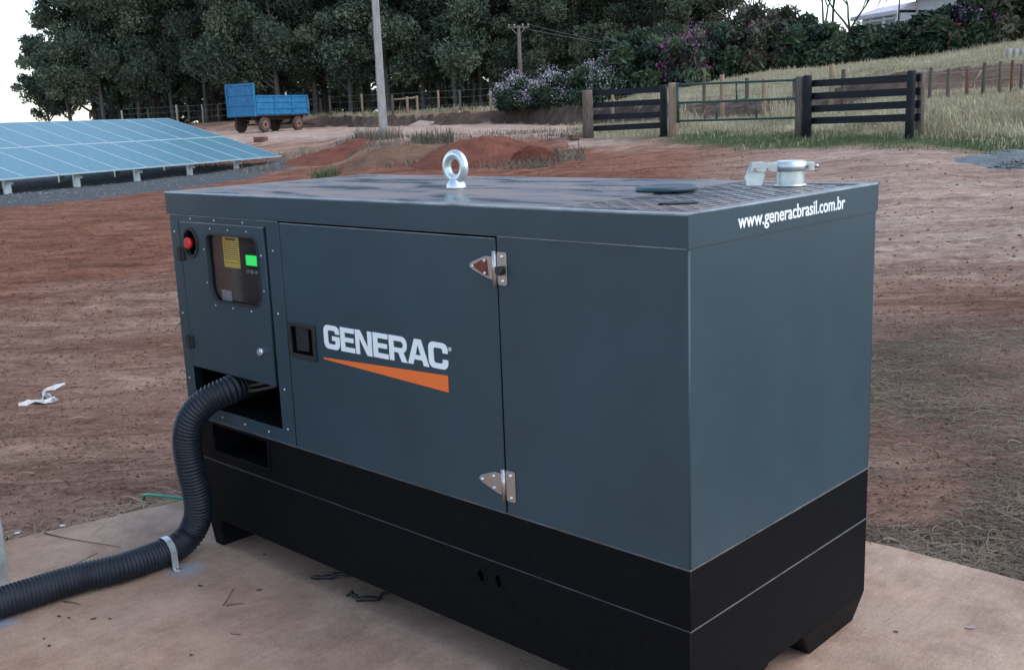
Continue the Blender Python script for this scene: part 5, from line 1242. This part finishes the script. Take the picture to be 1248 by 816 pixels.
# bare trees with a few leaf tufts against the sky
def bare_tree(px, v, Hh, label, seed, leafy=10, matl='euc2'):
    p = gp(px, v); t = thing('sparse_tree', label, 'tree', p); rnd = random.Random(seed); q = MB()
    ends = []
    def grow(a, d, ln, r, lev):
        b = a + d*ln; mid = a.lerp(b, .5)+Vector((rnd.uniform(-.1,.1),rnd.uniform(-.1,.1),0))*ln*.4
        q.tube([a, mid, b], [r, r*.85, r*.68], 6)
        if lev == 0: ends.append(b); return
        for k in range(rnd.choice((2,3))):
            nd = (d + Vector((rnd.uniform(-.75,.75), rnd.uniform(-.75,.75), rnd.uniform(-.05,.45)))).normalized(); grow(b, nd, ln*rnd.uniform(.6,.85), r*.62, lev-1)
    grow(Vector((0,0,-.2)), Vector((rnd.uniform(-.08,.08),0,1)).normalized(), Hh*.42, .12, 4)
    q.build('trunk', M['bark_dark'], t)
    es = rnd.sample(ends, min(leafy, len(ends)))
    V, Fq, T = leaf_cloud([tuple(e) for e in es], [rnd.uniform(.25,.5) for _ in es], 26, .13, seed, tints=[.5]*len(es))
    link('crown', np_mesh('crown', V, Fq, M[matl], False, {'tint': T}), t)
bare_tree(935, 66, 5.4, 'sparse little tree left of the open sky gap', 3, 26)
bare_tree(1015, 64, 6.2, 'nearly bare forked tree against the sky left of the white house', 7, 8)
bare_tree(1003, 65, 5.4, 'thin bare tree just left of the forked one', 12, 6)
bare_tree(1037, 64, 5.0, 'bare tree touching the left end of the white house', 21, 6)
bare_tree(905, 68, 5.6, 'small tree with yellowish leaf tufts at the right end of the wood', 33, 40)

# house
hv = 82; h0 = at(1050, 45, hv); h0.z = zat(1050, 60, hv)
HO = thing('white_house', 'white house with a low pale roof and verandah standing behind the hedge', 'house', h0, YAW + R(14))
ppm = F_PX/hv
def hb_(name, a, b, m_, parent=HO, bev=.03): q = MB(); q.box(a, b); return q.build(name, m_, parent, bev)
hh = zat(1050, 23, hv)-h0.z
wl = hb_('wall', (0,0,-1), (4.6,7,hh), M['housewall']); wl2 = hb_('wall', (4.61,1.2,-1), (14,8,hh+.95), M['housewall'])
q = MB(); q.hexa([(-.5,-.6,hh+.15),(5.0,-.6,hh+.15),(5.0,7.4,hh+.15),(-.5,7.4,hh+.15),(0.2,1.2,hh+.75),(5.0,1.2,hh+.75),(5.0,6,hh+.75),(0.2,6,hh+.75)]); q.build('roof', M['houseroof'], HO, .02)
hb_('fascia', (-.55,-.66,hh-.15), (5.05,-.50,hh+.149), M['housewall']); hb_('beam', (-.1,-.55,hh-.42), (4.9,-.45,hh-.30), M['housewall'])
q = MB(); q.hexa([(4.4,.4,hh+1.12),(15,.4,hh+1.12),(15,8.6,hh+1.12),(4.4,8.6,hh+1.12),(5,2.6,hh+1.9),(15,2.6,hh+1.9),(15,6.4,hh+1.9),(5,6.4,hh+1.9)]); q.build('roof', M['houseroof'], HO, .02)
hb_('fascia', (4.3,.28,hh+.85), (15,.40,hh+1.119), M['housewall'])
for xx in (.1, 1.7, 3.2, 4.7): hb_('column', (xx,-.55,-1), (xx+.2,-.35,hh-.16), M['housewall'])
for xx in (.8, 2.3, 3.8):
    w_ = hb_('window', (xx-.35,-.04,.6), (xx+.35,-.001,hh-.5), M['housewall'], HO, .0); hb_('pane', (xx-.28,-.05,.68), (xx+.28,-.041,hh-.58), M['houseglass'], w_, 0)
# palm leaf tips / dark branches hanging over the house
def branch(px0, py0, px1, py1, v, lab):
    q = MB(); A_, B_ = at(px0,py0,v), at(px1,py1,v); q.tube([A_, A_.lerp(B_,.5)+HR*.12, B_], [.11,.08,.03], 6)
    for i in range(16): 
        a = A_.lerp(B_, i/16); q.tube([a, a+HR*random.uniform(-.25,.25)+Vector((0,0,-random.uniform(.2,.5)))], [.03,.01], 4)
    return q
PMt = gp(1092, 66)
PT_ = thing('drooping_tree', 'tree whose bare drooping branch tips hang before the white house roof', 'tree', PMt)
q = MB(); topz = zat(1092, -60, 66)-PMt.z; q.tube([(0,0,-.3),(.1,0,topz*.5),(0,0,topz)], [.05,.045,.03], 7); q.build('trunk', M['bark_dark'], PT_)
for (a, b, c_, d) in ((1066,-30,1051,11), (1085,-30,1069,9), (1090,-25,1079,5), (1104,-25,1118,4)):
    q = MB(); A_, B_ = at(a,b,66)-PMt, at(c_,d,66)-PMt; T0 = Vector((0,0,topz)); q.tube([T0, (T0+A_)*.5+Vector((0,0,.4)), A_, A_.lerp(B_,.5)+HR*.05, B_], [.05,.05,.07,.06,.02], 6); q.build('branch', M['bark_dark'], PT_)

# grass blades
def grass_field(name, P, h, wd, seed, matl, lean=.5):
    r_ = np.random.default_rng(seed); n_ = len(P); hh_ = h*np.exp(r_.normal(0,.35,n_)); a = r_.uniform(0,6.28,n_)
    d = np.stack([np.cos(a), np.sin(a), np.zeros(n_)], -1); s2 = np.stack([-np.sin(a), np.cos(a), np.zeros(n_)], -1)
    ww = wd*np.exp(r_.normal(0,.3,n_)); ln = np.abs(r_.normal(0, lean, n_))*hh_
    p = P.copy(); p[:,2] -= .02
    tip = p + d*ln[:,None] + np.array([0,0,1.])*hh_[:,None]; mid = p + d*(ln*.35)[:,None] + np.array([0,0,.6])*hh_[:,None]
    V = np.stack([p-s2*ww[:,None], p+s2*ww[:,None], mid+s2*(ww*.7)[:,None], mid-s2*(ww*.7)[:,None], tip], 1)
    # two faces: quad + tri as quads (tri duplicated as degenerate-free by using tris)
    b = (np.arange(n_)*5)[:,None,None]; fs = np.array([[0,1,2],[0,2,3],[3,2,4]])[None]
    T = np.repeat(np.clip(.5 + fbm(P[:,0]*.4, P[:,1]*.4, 3, seed)*1.6 + r_.normal(0,.18,n_), 0, 1), 5)
    return link(name, np_mesh(name, V.reshape(-1,3), (b+fs).reshape(-1,3), matl, False, {'tint': T}))
P, _, _ = scatter(90000, (690, 1700), (21, 66), 81, lambda px, v, u, mk: mk['grass']*(1-mk['bank'])*(1-mk['green']*.7)*(1-.0*px))
tag(grass_field('dry_grass', P, .125, .012, 82, M['dryg']), 'pale dry grass covering the slope behind the gate and plank fences', 'grass', kind='stuff')
P, _, _ = scatter(30000, (700, 1700), (20, 34), 83, lambda px, v, u, mk: mk['green'])
tag(grass_field('green_grass', P, .07, .010, 84, M['greeng']), 'short green grass strip before the plank fence and gate', 'grass', kind='stuff')
P, _, _ = scatter(20000, (300, 760), (56, 84), 85, lambda px, v, u, mk: mk['grass']*.8)
tag(grass_field('bank_grass', P, .22, .03, 86, M['dryg']), 'yellow grass fringe on top of the dark bank below the wood', 'grass', kind='stuff')
P, _, _ = scatter(26000, (250, 720), (24, 46), 87, lambda px, v, u, mk: np.clip(fbm(u*.5, v*.5, 3, 88)*5-.15, 0, 1)*(v > np.interp(px, [250,400,720], [38,30,24])))
tag(grass_field('bank_weeds', P, .15, .012, 89, M['weed'], .9), 'brownish weeds on the earth bank between the solar panels and the plank fence', 'weeds', kind='stuff')
P, _, _ = scatter(9000, (1110, 1500), (25, 35), 90, lambda px, v, u, mk: mk['grass'])
tag(grass_field('tall_grass', P, .19, .012, 91, M['dryg']), 'tall pale grass in front of the low fence at the right', 'grass', kind='stuff')
def tuft(px, v, n_, rad_, h, matl, label, seed):
    p = gp(px, v); r_ = np.random.default_rng(seed); a = r_.uniform(0,6.28,n_); rr = rad_*np.sqrt(r_.random(n_))
    P = np.stack([p.x+np.cos(a)*rr, p.y+np.sin(a)*rr, np.full(n_, p.z)], -1)
    tag(grass_field('grass_tuft', P, h, .010, seed, matl, .6), label, 'grass tuft')
tuft(953, 33, 260, .5, .75, M['dryg'], 'tall yellow grass tuft behind the right end of the green gate', 501)
tuft(836, 36, 220, .6, .55, M['dryg'], 'yellow grass tuft behind the left end of the green gate', 502)
tuft(462, 40.5, 420, .9, .40, M['weed'], 'dry weed tuft around the foot of the concrete pole', 503)
tuft(527, 38.5, 420, .8, .38, M['weed'], 'grey green weed clump on the bank right of the concrete pole', 504)
tuft(398, 31, 200, .45, .22, M['greeng'], 'small green tuft on the red earth left of the concrete pole', 505)
tuft(278, 44, 200, .5, .25, M['greeng'], 'green tuft on the earth below the trailer', 506)
